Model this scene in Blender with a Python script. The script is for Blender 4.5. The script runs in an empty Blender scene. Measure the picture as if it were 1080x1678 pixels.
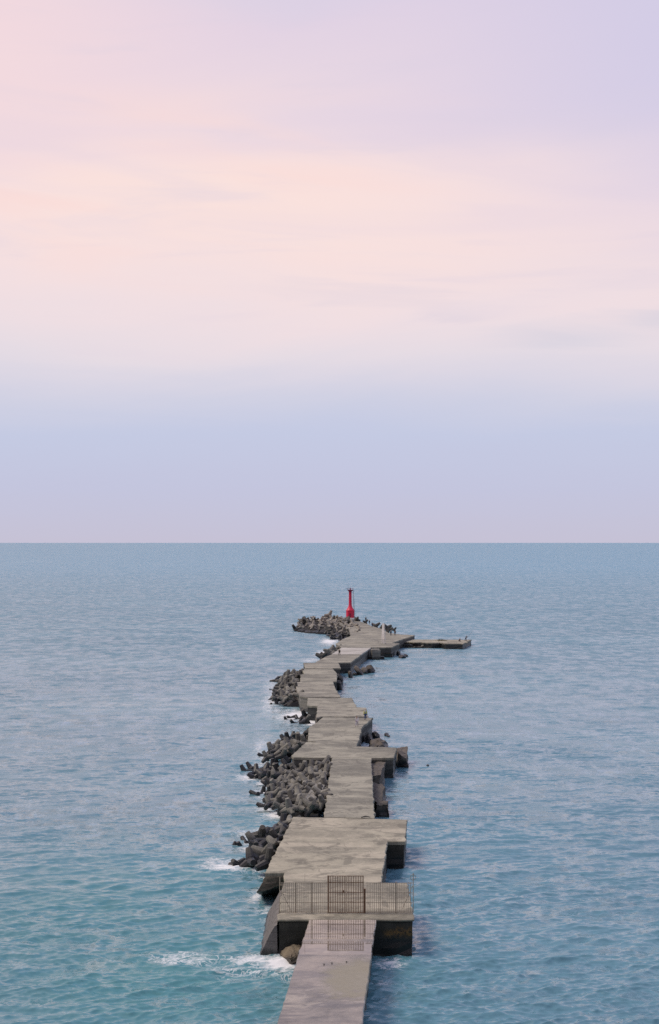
import bpy, bmesh, math, random
import numpy as np
from mathutils import Vector, Matrix, Euler
random.seed(11)
rng = np.random.default_rng(11)
SC = bpy.context.scene
COL = SC.collection
R = math.radians

# ------------------------------------------------------------------ camera
FPX, CXP, CYP, HOR = 2800.0, 540.0, 839.0, 889.0     # photo pixels (1080 x 1678)
CAM_Z, DECK = 32.8, 2.8
PITCH = math.atan((HOR - CYP) / FPX)
cam = bpy.data.cameras.new('camera')
cam.sensor_fit = 'VERTICAL'; cam.sensor_height = 24.0
cam.lens = FPX / 1678 * 24.0
cam.clip_start = 0.5; cam.clip_end = 300000
co = bpy.data.objects.new('camera', cam); COL.objects.link(co)
co.location = (0, 0, CAM_Z); co.rotation_euler = (math.pi / 2 + PITCH, 0, 0)
SC.camera = co

def at(px, py, z=DECK):
    """the place on the level z that the photo shows at this pixel"""
    u, v = px - CXP, CYP - py
    d = Vector((u, FPX * math.cos(PITCH) - v * math.sin(PITCH), FPX * math.sin(PITCH) + v * math.cos(PITCH)))
    return Vector((0, 0, CAM_Z)) + d * ((z - CAM_Z) / d.z)

def s2l(c):
    return tuple(((x / 255) / 12.92 if x / 255 <= 0.04045 else ((x / 255 + 0.055) / 1.055) ** 2.4) for x in c)

# ------------------------------------------------------------------ node helper
class NT:
    def __init__(self, tree):
        self.t = tree; tree.nodes.clear()
    def n(self, typ, props=None, **ins):
        nd = self.t.nodes.new(typ)
        for k, v in (props or {}).items(): setattr(nd, k, v)
        for k, v in ins.items():
            key = k.replace('_', ' ') if k.replace('_', ' ') in nd.inputs else (int(k[1:]) if k[0] == 'i' and k[1:].isdigit() else k)
            self.set(nd.inputs[key], v)
        return nd
    def set(self, sock, v):
        if isinstance(v, bpy.types.NodeSocket): self.t.links.new(v, sock)
        elif isinstance(v, bpy.types.Node): self.t.links.new(v.outputs[0], sock)
        else:
            if sock.type == 'RGBA' and len(v) == 3: v = (*v, 1)
            sock.default_value = v
    def m(self, op, a, b=0.0, c=0.0, clamp=False):
        return self.n('ShaderNodeMath', {'operation': op, 'use_clamp': clamp}, i0=a, i1=b, i2=c).outputs[0]
    def vm(self, op, a, b=(0, 0, 0)):
        return self.n('ShaderNodeVectorMath', {'operation': op}, i0=a, i1=b).outputs[0]
    def mix(self, f, a, b, blend='MIX'):
        nd = self.n('ShaderNodeMix', {'data_type': 'RGBA', 'blend_type': blend, 'clamp_factor': True})
        self.set(nd.inputs[0], f); self.set(nd.inputs[6], a); self.set(nd.inputs[7], b)
        return nd.outputs[2]
    def step(self, v, lo, hi):
        nd = self.n('ShaderNodeMapRange', {'interpolation_type': 'SMOOTHSTEP'})
        self.set(nd.inputs[0], v); self.set(nd.inputs[1], lo); self.set(nd.inputs[2], hi)
        return nd.outputs[0]
    def noise(self, vec, scale, detail=4, rough=0.55, dist=0.0):
        return self.n('ShaderNodeTexNoise', None, Vector=vec, Scale=scale, Detail=detail, Roughness=rough, Distortion=dist)
    def ramp(self, f, stops, interp='LINEAR'):
        nd = self.n('ShaderNodeValToRGB'); self.set(nd.inputs[0], f)
        cr = nd.color_ramp; cr.interpolation = interp
        while len(cr.elements) < len(stops): cr.elements.new(0.5)
        for e, (p, c) in zip(cr.elements, stops):
            e.position = p; e.color = (*c, 1) if len(c) == 3 else c
        return nd.outputs[0]
    def xyz(self, v):
        nd = self.n('ShaderNodeSeparateXYZ', None, i0=v); return nd.outputs[0], nd.outputs[1], nd.outputs[2]
    def comb(self, x, y, z): return self.n('ShaderNodeCombineXYZ', None, i0=x, i1=y, i2=z).outputs[0]

# ------------------------------------------------------------------ sky and sun
SUN_EL, SUN_AZ = R(56), R(-84)          # azimuth measured from +Y towards +X
W = bpy.data.worlds.new('World'); SC.world = W; W.use_nodes = True
w = NT(W.node_tree)
sky = w.n('ShaderNodeTexSky', {'sky_type': 'NISHITA', 'sun_disc': False, 'sun_elevation': SUN_EL, 'sun_rotation': SUN_AZ})
dirv = w.n('ShaderNodeTexCoord').outputs['Generated']
dx, dy, dz = w.xyz(dirv)
az = w.m('ARCTAN2', dx, dy)
el0 = dz
cl = w.noise(w.comb(w.m('MULTIPLY', az, 2.2), w.m('ADD', w.m('MULTIPLY', dz, 13.0), w.m('MULTIPLY', az, -1.5)), 3.1), 1.0, 5, 0.5, 0.6).outputs[0]
cl2 = w.noise(w.comb(w.m('MULTIPLY', az, 5.0), w.m('MULTIPLY', dz, 42.0), 7.7), 1.0, 6, 0.55, 1.2).outputs[0]
edge = w.step(dz, 0.03, 0.16)
el = w.m('ADD', el0, w.m('MULTIPLY', edge, w.m('MULTIPLY', w.m('SUBTRACT', cl, 0.5), 0.10)))
el = w.m('ADD', el, w.m('MULTIPLY', w.m('SUBTRACT', cl2, 0.5), 0.012))
stops = [(0, (201, 197, 217)), (.0318, (198, 200, 225)), (.0640, (199, 205, 230)), (.0840, (210, 211, 230)), (.112, (233, 223, 231)),
         (.135, (243, 226, 230)), (.165, (249, 228, 228)), (.196, (249, 227, 229)), (.232, (236, 219, 230)), (.30, (229, 214, 231)),
         (.36, (208, 209, 234)), (.46, (172, 194, 236)), (.70, (152, 182, 232)), (1.0, (150, 180, 230))]
base = w.ramp(el, [(p, s2l(c)) for p, c in stops], 'LINEAR')
hi = w.step(dz, 0.12, 0.26)
lft = w.m('MULTIPLY', w.step(w.m('MULTIPLY', az, -1.0), -0.02, 0.24), w.m('MULTIPLY', hi, 0.75))
base = w.mix(lft, base, s2l((253, 224, 224)))
rgt = w.m('MULTIPLY', w.step(az, -0.02, 0.24), w.m('MULTIPLY', hi, 0.75))
base = w.mix(rgt, base, s2l((208, 205, 234)))
ga = w.m('DIVIDE', w.m('ADD', az, 0.065), 0.17); ge = w.m('DIVIDE', w.m('SUBTRACT', el, 0.190), 0.036)
g = w.m('EXPONENT', w.m('MULTIPLY', w.m('ADD', w.m('MULTIPLY', ga, ga), w.m('MULTIPLY', ge, ge)), -1.0))
base = w.mix(w.m('MULTIPLY', g, 0.95), base, s2l((255, 230, 224)))
cl3 = w.noise(w.comb(w.m('MULTIPLY', az, 3.4), w.m('ADD', w.m('MULTIPLY', dz, 30.0), w.m('MULTIPLY', az, 2.5)), 1.7), 1.0, 4, 0.45, 0.9).outputs[0]
band = w.m('MULTIPLY', w.step(dz, .13, .18), w.step(dz, .27, .215))
base = w.mix(w.m('MULTIPLY', w.m('MULTIPLY', w.step(cl3, 0.46, 0.72), band), w.step(az, .16, -.16)), base, s2l((255, 224, 219)))
base = w.mix(w.m('MULTIPLY', w.m('MULTIPLY', w.step(cl3, 0.52, 0.30), band), 0.22), base, s2l((222, 210, 230)))
# grey-blue wisp low on the right
wy = w.m('SUBTRACT', w.m('ADD', dz, w.m('MULTIPLY', w.m('SUBTRACT', cl2, .5), .035)), w.m('ADD', 0.108, w.m('MULTIPLY', az, 0.085)))
wm_ = w.m('MULTIPLY', w.step(w.m('ABSOLUTE', wy), .011, .0), w.m('MULTIPLY', w.step(az, .06, .17), w.step(cl3, .35, .62)))
base = w.mix(w.m('MULTIPLY', wm_, .6), base, s2l((208, 208, 224)))
wy2 = w.m('SUBTRACT', w.m('ADD', dz, w.m('MULTIPLY', w.m('SUBTRACT', cl2, .5), .05)), w.m('ADD', 0.145, w.m('MULTIPLY', az, -0.10)))
wm2 = w.m('MULTIPLY', w.step(w.m('ABSOLUTE', wy2), .008, .0), w.m('MULTIPLY', w.step(w.m('ABSOLUTE', w.m('SUBTRACT', az, .03)), .11, .03), w.step(cl3, .38, .6)))
base = w.mix(w.m('MULTIPLY', wm2, .3), base, s2l((221, 211, 224)))
wisp = w.m('MULTIPLY', w.step(cl2, 0.52, 0.78), w.m('MULTIPLY', edge, 0.30))
base = w.mix(wisp, base, s2l((222, 212, 228)))
back = w.step(dy, 0.35, -0.6)
base = w.mix(w.m('MULTIPLY', back, 0.4), base, s2l((120, 125, 150)))
b1 = w.n('ShaderNodeBackground', None, Color=sky, Strength=0.05)
b2 = w.n('ShaderNodeBackground', None, Color=base, Strength=1.0)
ms = w.n('ShaderNodeMixShader', None, i0=0.95, i1=b1, i2=b2)
w.n('ShaderNodeOutputWorld', None, Surface=ms)

sun = bpy.data.lights.new('sun', 'SUN'); sun.energy = 2.0; sun.angle = R(22); sun.color = (1.0, 0.90, 0.74)
so = bpy.data.objects.new('sun', sun); COL.objects.link(so)
sd = Vector((math.sin(SUN_AZ) * math.cos(SUN_EL), math.cos(SUN_AZ) * math.cos(SUN_EL), math.sin(SUN_EL)))
so.rotation_euler = (-sd).to_track_quat('-Z', 'Y').to_euler(); so.location = (-60, 60, 150)

vs = SC.view_settings
SC.display_settings.display_device = 'sRGB'
vs.view_transform = 'Standard'; vs.look = 'None'; vs.exposure = 0.0; vs.gamma = 1.0; vs.use_curve_mapping = False
SC.render.engine = 'CYCLES'
SC.cycles.use_denoising = False; SC.cycles.max_bounces = 6; SC.cycles.caustics_reflective = False; SC.cycles.caustics_refractive = False

# ------------------------------------------------------------------ materials
def mat(name):
    m = bpy.data.materials.new(name); m.use_nodes = True
    return m, NT(m.node_tree)
def finish(t, color, rough=0.8, normal=None, **kw):
    b = t.n('ShaderNodeBsdfPrincipled')
    t.set(b.inputs['Base Color'], color); t.set(b.inputs['Roughness'], rough)
    if normal is not None: t.set(b.inputs['Normal'], normal)
    for k, v in kw.items(): t.set(b.inputs[k.replace('_', ' ')], v)
    t.n('ShaderNodeOutputMaterial', None, Surface=b)
    return b
def bump(t, h, strength=0.4, dist=0.05):
    return t.n('ShaderNodeBump', None, Strength=strength, Distance=dist, Height=h).outputs[0]

def deck_mat(name, dry, dark, light, seed, wet=None, patch=None):
    m, t = mat(name)
    P = t.n('ShaderNodeNewGeometry').outputs['Position']
    x, y, z = t.xyz(P)
    v = t.comb(t.m('MULTIPLY', x, 0.8), y, seed)
    n1 = t.noise(v, 0.13, 7, 0.64, 0.6).outputs[0]
    n2 = t.noise(v, 0.07, 4, 0.5).outputs[0]
    n3 = t.noise(t.comb(x, y, seed + 5), 2.2, 5, 0.65).outputs[0]
    n4 = t.noise(t.comb(t.m('MULTIPLY', x, 0.5), y, seed + 9), 0.24, 7, 0.68, 0.5).outputs[0]
    c = t.mix(t.step(n1, 0.42, 0.57), dark, dry)
    c = t.mix(t.m('MULTIPLY', t.step(n4, 0.505, 0.60), 0.75), c, light)
    c = t.mix(t.m('MULTIPLY', t.step(n2, 0.52, 0.64), 0.6), c, tuple(k * 0.72 for k in dark))
    c = t.mix(t.m('MULTIPLY', t.step(n4, 0.46, 0.36), 0.7), c, tuple(k * 0.7 for k in dark))
    c = t.mix(t.m('MULTIPLY', t.m('SUBTRACT', n3, 0.5), 0.9, clamp=True), c, tuple(k * 1.25 for k in light))
    c = t.mix(t.m('MULTIPLY', t.m('SUBTRACT', 0.5, n3), 1.1, clamp=True), c, tuple(k * 0.5 for k in dark))
    n5 = t.noise(t.comb(x, t.m('MULTIPLY', y, .6), seed + 20), 0.33, 8, 0.7, 1.5).outputs[0]
    c = t.mix(t.m('MULTIPLY', t.step(n5, 0.525, 0.60), 0.55), c, tuple(k * 0.55 for k in dark))
    c = t.mix(t.m('MULTIPLY', t.step(n5, 0.43, 0.34), 0.5), c, light)
    # casting joints and cracks across the deck
    jy = t.m('ADD', y, t.m('ADD', t.m('MULTIPLY', t.m('SUBTRACT', t.noise(t.comb(x, y, seed), 0.5, 4).outputs[0], 0.5), 0.9), t.m('MULTIPLY', t.m('SINE', t.m('MULTIPLY', y, .23)), 2.2)))
    fr = t.m('ABSOLUTE', t.m('SUBTRACT', t.m('FRACT', t.m('DIVIDE', jy, 6.1)), 0.5))
    jm = t.m('MULTIPLY', t.step(fr, 0.016, 0.005), t.step(n3, 0.40, 0.58))
    c = t.mix(t.m('MULTIPLY', jm, 0.45), c, tuple(k * 0.3 for k in dark))
    rough = 0.85; nrm = bump(t, n3, 0.25, 0.03)
    if wet:
        rough, c, nrm = wet(t, x, y, c, n1, n2, n3, n4)
    finish(t, c, rough, nrm)
    return m

# water film on the near causeway: smooth where it stands, broken further on
def causeway_wet(t, x, y, c, n1, n2, n3, n4):
    y0, y1 = at(560, 1562).y, at(560, 1507).y
    pud = t.m('MULTIPLY', t.step(y, y0 - 0.7, y0 + 0.5), t.step(y, y1 + 0.5, y1 - 0.2))
    ribs = t.m('ABSOLUTE', t.m('SUBTRACT', y, t.m('ADD', at(560, 1542).y, t.m('MULTIPLY', n1, 0.6))))
    pud = t.m('MULTIPLY', pud, t.step(ribs, 0.25, 0.75))
    film = t.step(t.m('ADD', n1, t.m('MULTIPLY', n4, 0.5)), 0.52, 0.82)
    # a dry sandy patch by the right edge
    p0 = at(587, 1604)
    ex = t.m('DIVIDE', t.m('SUBTRACT', x, p0.x), 2.2); ey = t.m('DIVIDE', t.m('SUBTRACT', y, p0.y), 4.6)
    rr = t.m('ADD', t.m('ADD', t.m('MULTIPLY', ex, ex), t.m('MULTIPLY', ey, ey)), t.m('ADD', t.m('MULTIPLY', t.m('SUBTRACT', n1, 0.5), 5.0), t.m('MULTIPLY', t.m('SUBTRACT', n4, 0.5), 3.0)))
    dry = t.step(t.m('ADD', rr, t.m('MULTIPLY', t.m('SUBTRACT', n3, .5), 1.6)), 1.9, 0.4)
    rough = t.m('SUBTRACT', 0.42, t.m('MULTIPLY', film, 0.2))
    rough = t.m('ADD', rough, t.m('MULTIPLY', dry, 0.3))
    rough = t.m('SUBTRACT', rough, t.m('MULTIPLY', t.m('MULTIPLY', pud, t.m('SUBTRACT', 1.0, dry)), 1.0))
    rough = t.m('MAXIMUM', rough, 0.03)
    c = t.mix(t.m('MULTIPLY', film, 0.35), c, (0.11, 0.098, 0.088))
    c = t.mix(dry, c, t.mix(n3, (0.20, 0.18, 0.13), (0.29, 0.265, 0.20)))
    stain = t.m('MULTIPLY', t.step(t.noise(t.comb(t.m('MULTIPLY', x, .35), y, 31.0), .55, 6, .65, .8).outputs[0], .52, .62), .8)
    c = t.mix(t.m('MULTIPLY', stain, t.m('SUBTRACT', 1.0, dry)), c, (.085, .078, .074))
    hn = t.m('MULTIPLY', n3, t.m('SUBTRACT', 1.0, pud))
    return rough, c, bump(t, hn, 0.12, 0.03)

M = {}
M['deck_beige'] = deck_mat('deck_concrete_beige', (.338, .314, .24), (.212, .198, .155), (.44, .40, .31), 1.0)
M['deck_grey'] = deck_mat('deck_concrete_grey', (.275, .262, .208), (.185, .178, .145), (.355, .338, .27), 4.0)
M['deck_far'] = deck_mat('deck_concrete_worn', (.275, .26, .208), (.18, .172, .142), (.36, .342, .275), 8.0)
M['deck_pale'] = deck_mat('deck_concrete_new', (.43, .41, .375), (.36, .345, .31), (.50, .48, .44), 12.0)
M['deck_wet'] = deck_mat('deck_concrete_wet', (.33, .275, .215), (.17, .148, .125), (.42, .365, .29), 15.0, wet=causeway_wet)

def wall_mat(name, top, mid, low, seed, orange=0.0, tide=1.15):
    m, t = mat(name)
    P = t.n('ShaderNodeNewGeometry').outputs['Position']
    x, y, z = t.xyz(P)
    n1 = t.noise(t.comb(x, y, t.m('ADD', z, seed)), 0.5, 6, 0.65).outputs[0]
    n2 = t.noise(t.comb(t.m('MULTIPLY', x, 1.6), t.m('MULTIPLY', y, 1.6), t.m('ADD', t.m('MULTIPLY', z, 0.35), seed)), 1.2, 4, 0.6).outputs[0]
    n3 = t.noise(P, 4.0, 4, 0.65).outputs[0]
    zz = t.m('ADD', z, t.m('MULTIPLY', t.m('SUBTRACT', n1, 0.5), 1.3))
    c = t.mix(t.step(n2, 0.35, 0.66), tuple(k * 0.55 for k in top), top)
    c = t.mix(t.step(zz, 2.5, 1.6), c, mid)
    lift = t.m('ABSOLUTE', t.m('SUBTRACT', t.m('FRACT', t.m('DIVIDE', z, 0.72)), 0.5))
    c = t.mix(t.m('MULTIPLY', t.step(lift, 0.07, 0.02), 0.6), c, tuple(k * 0.35 for k in mid))
    if orange:
        ob = t.m('MULTIPLY', t.step(t.m('ABSOLUTE', t.m('SUBTRACT', t.m('ADD', z, t.m('MULTIPLY', t.m('SUBTRACT', n2, .5), 1.2)), 1.7)), 0.62, 0.05), t.step(n3, 0.38, 0.66))
        ob = t.m('MULTIPLY', ob, t.m('MULTIPLY', t.step(x, at(625, 1520).x, at(640, 1520).x), t.step(y, 170.0, 140.0)))
        c = t.mix(t.m('MULTIPLY', ob, orange), c, (.22, .125, .03))
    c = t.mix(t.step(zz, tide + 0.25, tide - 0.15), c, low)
    c = t.mix(t.m('MULTIPLY', t.m('SUBTRACT', n3, 0.45), 1.2, clamp=True), c, tuple(k * 1.5 for k in mid))
    rough = t.m('ADD', 0.45, t.m('MULTIPLY', t.step(zz, tide - .1, tide + .5), 0.4))
    finish(t, c, rough, bump(t, t.m('ADD', n1, t.m('MULTIPLY', n3, 0.4)), 0.6, 0.12))
    return m
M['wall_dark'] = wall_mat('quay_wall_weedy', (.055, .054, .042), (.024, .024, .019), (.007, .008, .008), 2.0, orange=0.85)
M['wall'] = wall_mat('quay_wall_weathered', (.12, .118, .105), (.06, .062, .058), (.016, .018, .018), 5.0)
M['wall_pale'] = wall_mat('quay_wall_bare', (.26, .25, .22), (.16, .155, .135), (.035, .036, .034), 7.0, tide=0.7)
M['apron'] = wall_mat('apron_concrete', (.17, .16, .15), (.13, .12, .115), (.03, .03, .03), 11.0, tide=0.5)
M['wall_brown'] = wall_mat('quay_wall_brown', (.17, .145, .105), (.12, .10, .072), (.03, .026, .022), 9.0)

def armour_mat(name, dry, dark, wet, tide, seed=0.0, spread=1.0):
    m, t = mat(name)
    g = t.n('ShaderNodeNewGeometry'); P = g.outputs['Position']
    x, y, z = t.xyz(P)
    ob = t.n('ShaderNodeTexCoord').outputs['Object']
    rnd = t.n('ShaderNodeObjectInfo').outputs['Random']
    ov = t.vm('ADD', ob, t.comb(t.m('MULTIPLY', rnd, 37.0), t.m('MULTIPLY', rnd, 91.0), seed))
    n1 = t.noise(ov, 0.9, 5, 0.6).outputs[0]
    n3 = t.noise(ov, 6.0, 5, 0.65).outputs[0]
    n2 = t.noise(P, 0.5, 3, 0.55).outputs[0]
    c = t.mix(t.step(n1, 0.32, 0.68), dark, dry)
    c = t.mix(t.m('MULTIPLY', rnd, 0.85), c, tuple(k * .8 for k in dark))
    c = t.mix(t.m('MULTIPLY', t.step(n3, 0.52, 0.75), 0.5), c, tuple(k * 1.35 for k in dry))
    c = t.mix(t.m('MULTIPLY', t.step(n3, 0.46, 0.28), 0.6), c, tuple(k * 0.45 for k in dark))
    zz = t.m('ADD', z, t.m('MULTIPLY', t.m('SUBTRACT', n2, 0.5), 1.4 * spread))
    wm = t.step(zz, tide + 0.4 * spread, tide - 0.25 * spread)
    c = t.mix(wm, c, wet)
    rough = t.m('SUBTRACT', 0.9, t.m('MULTIPLY', wm, 0.45))
    finish(t, c, rough, bump(t, t.m('ADD', n1, n3), 0.5, 0.06))
    return m
M['tetra'] = armour_mat('tetrapod_concrete', (.31, .298, .255), (.145, .140, .124), (.024, .025, .026), 1.2)
M['tetra_wet'] = armour_mat('tetrapod_concrete_wet', (.13, .123, .108), (.08, .076, .068), (.02, .021, .023), 1.5)
M['tetra_pale'] = armour_mat('tetrapod_concrete_bleached', (.42, .385, .325), (.26, .24, .21), (.05, .05, .056), 1.3)
M['rock'] = armour_mat('sea_rock', (.15, .128, .105), (.08, .07, .06), (.016, .017, .019), 0.85)
M['rock_tan'] = armour_mat('tan_rock', (.27, .22, .15), (.16, .13, .09), (.05, .042, .03), 0.25)
M['rock_dark'] = armour_mat('sea_rock_dark', (.05, .05, .05), (.03, .03, .032), (.013, .014, .016), 0.9)
M['core'] = armour_mat('mound_core', (.045, .042, .038), (.025, .024, .023), (.010, .011, .012), 0.8)

def paint_mat(name, col, rough=0.5, wear=None, scale=2.0, metallic=0.0):
    m, t = mat(name)
    ob = t.n('ShaderNodeTexCoord').outputs['Object']
    n1 = t.noise(ob, scale, 5, 0.6).outputs[0]; n2 = t.noise(ob, scale * 6, 4, 0.6).outputs[0]
    c = t.mix(t.step(n1, 0.3, 0.7), tuple(k * 0.78 for k in col), col)
    if wear: c = t.mix(t.step(n2, 0.55, 0.66), c, wear)
    finish(t, c, rough, bump(t, n2, 0.15, 0.01), Metallic=metallic)
    return m
M['red'] = paint_mat('red_paint', (.74, .016, .07), 0.4, None, 0.6)
M['red_dark'] = paint_mat('dark_red_paint', (.30, .012, .06), 0.5, None, 0.8)
M['white'] = paint_mat('white_paint', (.84, .81, .79), 0.5, (.55, .42, .34), 1.5)
M['plinth'] = paint_mat('plinth_concrete', (.34, .35, .31), 0.85, (.24, .24, .21), 0.8)
M['steel'] = paint_mat('grey_steel', (.09, .10, .12), 0.5, (.05, .055, .07), 2.0)
M['fence'] = paint_mat('grey_galvanised_bars', (.44, .38, .29), 0.7, (.28, .18, .10), 3.0)
M['rust'] = paint_mat('rusty_brown_bars', (.24, .145, .09), 0.8, (.26, .13, .06), 5.0)
M['skin'] = paint_mat('skin', (.42, .26, .18), 0.6)
M['hair'] = paint_mat('black_hair', (.012, .011, .011), 0.6)
def cloth(name, c): M[name] = paint_mat('cloth_' + name, c, 0.9, None, 5.0)
for nm, c in dict(black=(.018, .018, .022), navy=(.03, .04, .09), blue=(.05, .10, .24), yellow=(.62, .66, .05), offwhite=(.72, .70, .72),
                  lavender=(.50, .46, .56), brown=(.16, .085, .06), grey=(.16, .16, .18)).items(): cloth(nm, c)
M['leaf'] = paint_mat('leaf', (.20, .26, .02), 0.5, None, 30)
M['stem'] = paint_mat('stem', (.08, .06, .03), 0.8, None, 30)
M['dry_grass'] = paint_mat('dry_grass', (.10, .10, .045), 0.9, None, 5)

# ------------------------------------------------------------------ object helpers
def link(name, me, m=None, parent=None, loc=None):
    o = bpy.data.objects.new(name, me); COL.objects.link(o)
    if m and not me.materials: me.materials.append(m)
    if parent: o.parent = parent
    if loc is not None: o.location = loc
    return o
def from_bm(name, bm, m, parent=None, loc=None, smooth=None):
    me = bpy.data.meshes.new(name)
    bmesh.ops.recalc_face_normals(bm, faces=bm.faces)
    bm.to_mesh(me); bm.free()
    if smooth is not None:
        me.shade_smooth()
        me.set_sharp_from_angle(angle=R(smooth))
    return link(name, me, m, parent, loc)
def tag(o, label, cat, group=None, kind=None):
    if label: o['label'] = label
    if cat: o['category'] = cat
    if group: o['group'] = group
    if kind: o['kind'] = kind
    return o
def thing(name, label, cat, loc=(0, 0, 0), group=None):
    o = bpy.data.objects.new(name, None); COL.objects.link(o); o.location = loc
    o.empty_display_size = 0.3
    return tag(o, label, cat, group)
def add_box(bm, lo, hi, mtx=None):
    v = [bm.verts.new(Vector((x, y, z))) for z in (lo[2], hi[2]) for x, y in ((lo[0], lo[1]), (hi[0], lo[1]), (hi[0], hi[1]), (lo[0], hi[1]))]
    if mtx: bmesh.ops.transform(bm, matrix=mtx, verts=v)
    for f in ((0, 3, 2, 1), (4, 5, 6, 7), (0, 1, 5, 4), (1, 2, 6, 5), (2, 3, 7, 6), (3, 0, 4, 7)): bm.faces.new([v[i] for i in f])
def add_tube(bm, pts, rad, seg=8, cap=True):
    pts = [Vector(p) for p in pts]
    if not hasattr(rad, '__len__'): rad = [rad] * len(pts)
    rings = []
    for i, p in enumerate(pts):
        d = (pts[min(i + 1, len(pts) - 1)] - pts[max(i - 1, 0)]).normalized()
        a = d.cross(Vector((0, 0, 1)) if abs(d.z) < 0.95 else Vector((1, 0, 0))).normalized(); b = d.cross(a)
        rings.append([bm.verts.new(p + (a * math.cos(2 * math.pi * k / seg) + b * math.sin(2 * math.pi * k / seg)) * rad[i]) for k in range(seg)])
    for r0, r1 in zip(rings, rings[1:]):
        for k in range(seg): bm.faces.new((r0[k], r0[(k + 1) % seg], r1[(k + 1) % seg], r1[k]))
    if cap: bm.faces.new(rings[0][::-1]); bm.faces.new(rings[-1])
    return rings
def add_lathe(bm, prof, seg, rot=0.0):
    rings = [[bm.verts.new((r * math.cos(rot + 2 * math.pi * k / seg), r * math.sin(rot + 2 * math.pi * k / seg), z)) for k in range(seg)] for r, z in prof]
    for r0, r1 in zip(rings, rings[1:]):
        for k in range(seg): bm.faces.new((r0[k], r0[(k + 1) % seg], r1[(k + 1) % seg], r1[k]))
    bm.faces.new(rings[0][::-1]); bm.faces.new(rings[-1])

# ------------------------------------------------------------------ the pier sections
def resample(poly, step):
    out = []
    for a, b in zip(poly, poly[1:] + poly[:1]):
        n = max(1, int((b - a).length / step))
        for k in range(n): out.append((a + (b - a) * (k / n), k == 0))
    return out
def area(poly): return 0.5 * sum(a.x * b.y - b.x * a.y for a, b in zip(poly, poly[1:] + poly[:1]))
def inset(poly, d):
    out = []
    for p0, p1, p2 in zip(poly[-1:] + poly[:-1], poly, poly[1:] + poly[:1]):
        e0 = (p1 - p0); e1 = (p2 - p1)
        n0 = Vector((-e0.y, e0.x)); n1 = Vector((-e1.y, e1.x))
        n0 = n0.normalized() if n0.length > 1e-6 else n0; n1 = n1.normalized() if n1.length > 1e-6 else n1
        n = n0 + n1
        n = n.normalized() if n.length > 1e-6 else n0
        k = d / max(0.5, n.dot(n0))
        out.append(p1 + n * k)
    return out
def section(label, px, deck_m, wall_m, dz=0.0, chip=0.08, wall_px=None, thick=0.38, overhang=0.06, z=None, cat='pier', name='pier_section'):
    top = (DECK if z is None else z) + dz
    poly = [at(a, b, DECK if z is None else z).xy for a, b in px]
    if area(poly) < 0: poly.reverse()
    c = sum(poly, Vector((0, 0))) / len(poly)
    root = thing(name, label, cat, (c.x, c.y, 0))
    loc = Vector((c.x, c.y))
    rs = resample(poly, 0.9)
    pts = []
    for p, corner in rs:
        j = chip * (0.4 if corner else 1.0) * (1.0 if random.random() < .85 else 2.2)
        pts.append(p + Vector((random.uniform(-j, j), random.uniform(-j, j))))
    inner = inset(pts, 0.06)
    bm = bmesh.new()
    lo = [bm.verts.new((p.x - c.x, p.y - c.y, top - thick)) for p in inset(pts, 0.02)]
    mi = [bm.verts.new((p.x - c.x, p.y - c.y, top - 0.05 - abs(random.gauss(0, .02)))) for p in pts]
    hi_ = [bm.verts.new((p.x - c.x, p.y - c.y, top)) for p in inner]
    n = len(pts)
    for r0, r1 in ((lo, mi), (mi, hi_)):
        for k in range(n): bm.faces.new((r0[k], r0[(k + 1) % n], r1[(k + 1) % n], r1[k]))
    bm.faces.new(hi_); bm.faces.new(lo[::-1])
    from_bm('deck', bm, deck_m, root)
    wp = poly
    if wall_px:
        wp = [at(a, b).xy for a, b in wall_px]
        if area(wp) < 0: wp.reverse()
    wp = inset(wp, overhang + 0.05)
    rs = [p for p, _ in resample(wp, 1.1)]
    bm = bmesh.new(); n = len(rs); rings = []
    lev = [-2.5, -0.6, 0.0, 0.5, 1.0, 1.5, 1.95, top - thick - 0.002] if top > 2.5 else [-2.5, -0.6, 0.0, 0.5, 0.9, top - thick - 0.002]
    for zl in lev:
        j = 0.03 + 0.07 * max(0, 1 - abs(zl) / 1.2)
        rings.append([bm.verts.new((p.x - c.x + random.uniform(-j, j), p.y - c.y + random.uniform(-j, j), zl)) for p in rs])
    for r0, r1 in zip(rings, rings[1:]):
        for k in range(n): bm.faces.new((r0[k], r0[(k + 1) % n], r1[(k + 1) % n], r1[k]))
    bm.faces.new(rings[-1])
    from_bm('side_wall', bm, wall_m, root)
    return root, c

section('long wet pinkish concrete walkway leading up to the barred gate',
        [(506, 1507), (617, 1507), (492, 2400), (233.5, 2400)], M['deck_wet'], M['wall_pale'], 0.0, chip=0.03, thick=0.5, overhang=0.25)
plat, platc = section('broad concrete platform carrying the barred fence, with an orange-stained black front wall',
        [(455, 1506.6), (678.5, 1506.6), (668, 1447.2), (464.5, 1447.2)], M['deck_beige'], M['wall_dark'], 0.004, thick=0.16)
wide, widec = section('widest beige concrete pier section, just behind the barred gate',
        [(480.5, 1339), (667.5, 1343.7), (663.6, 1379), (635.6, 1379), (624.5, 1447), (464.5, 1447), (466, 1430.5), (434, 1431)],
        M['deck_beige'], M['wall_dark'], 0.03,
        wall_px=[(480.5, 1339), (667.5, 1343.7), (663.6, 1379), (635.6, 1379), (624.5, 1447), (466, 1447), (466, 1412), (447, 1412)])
section('straight narrow grey concrete causeway between the widest section and the crosswise slab',
        [(543.6, 1242), (608.6, 1242), (613.6, 1340.6), (531.3, 1339)], M['deck_grey'], M['wall'], 0.0)
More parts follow.
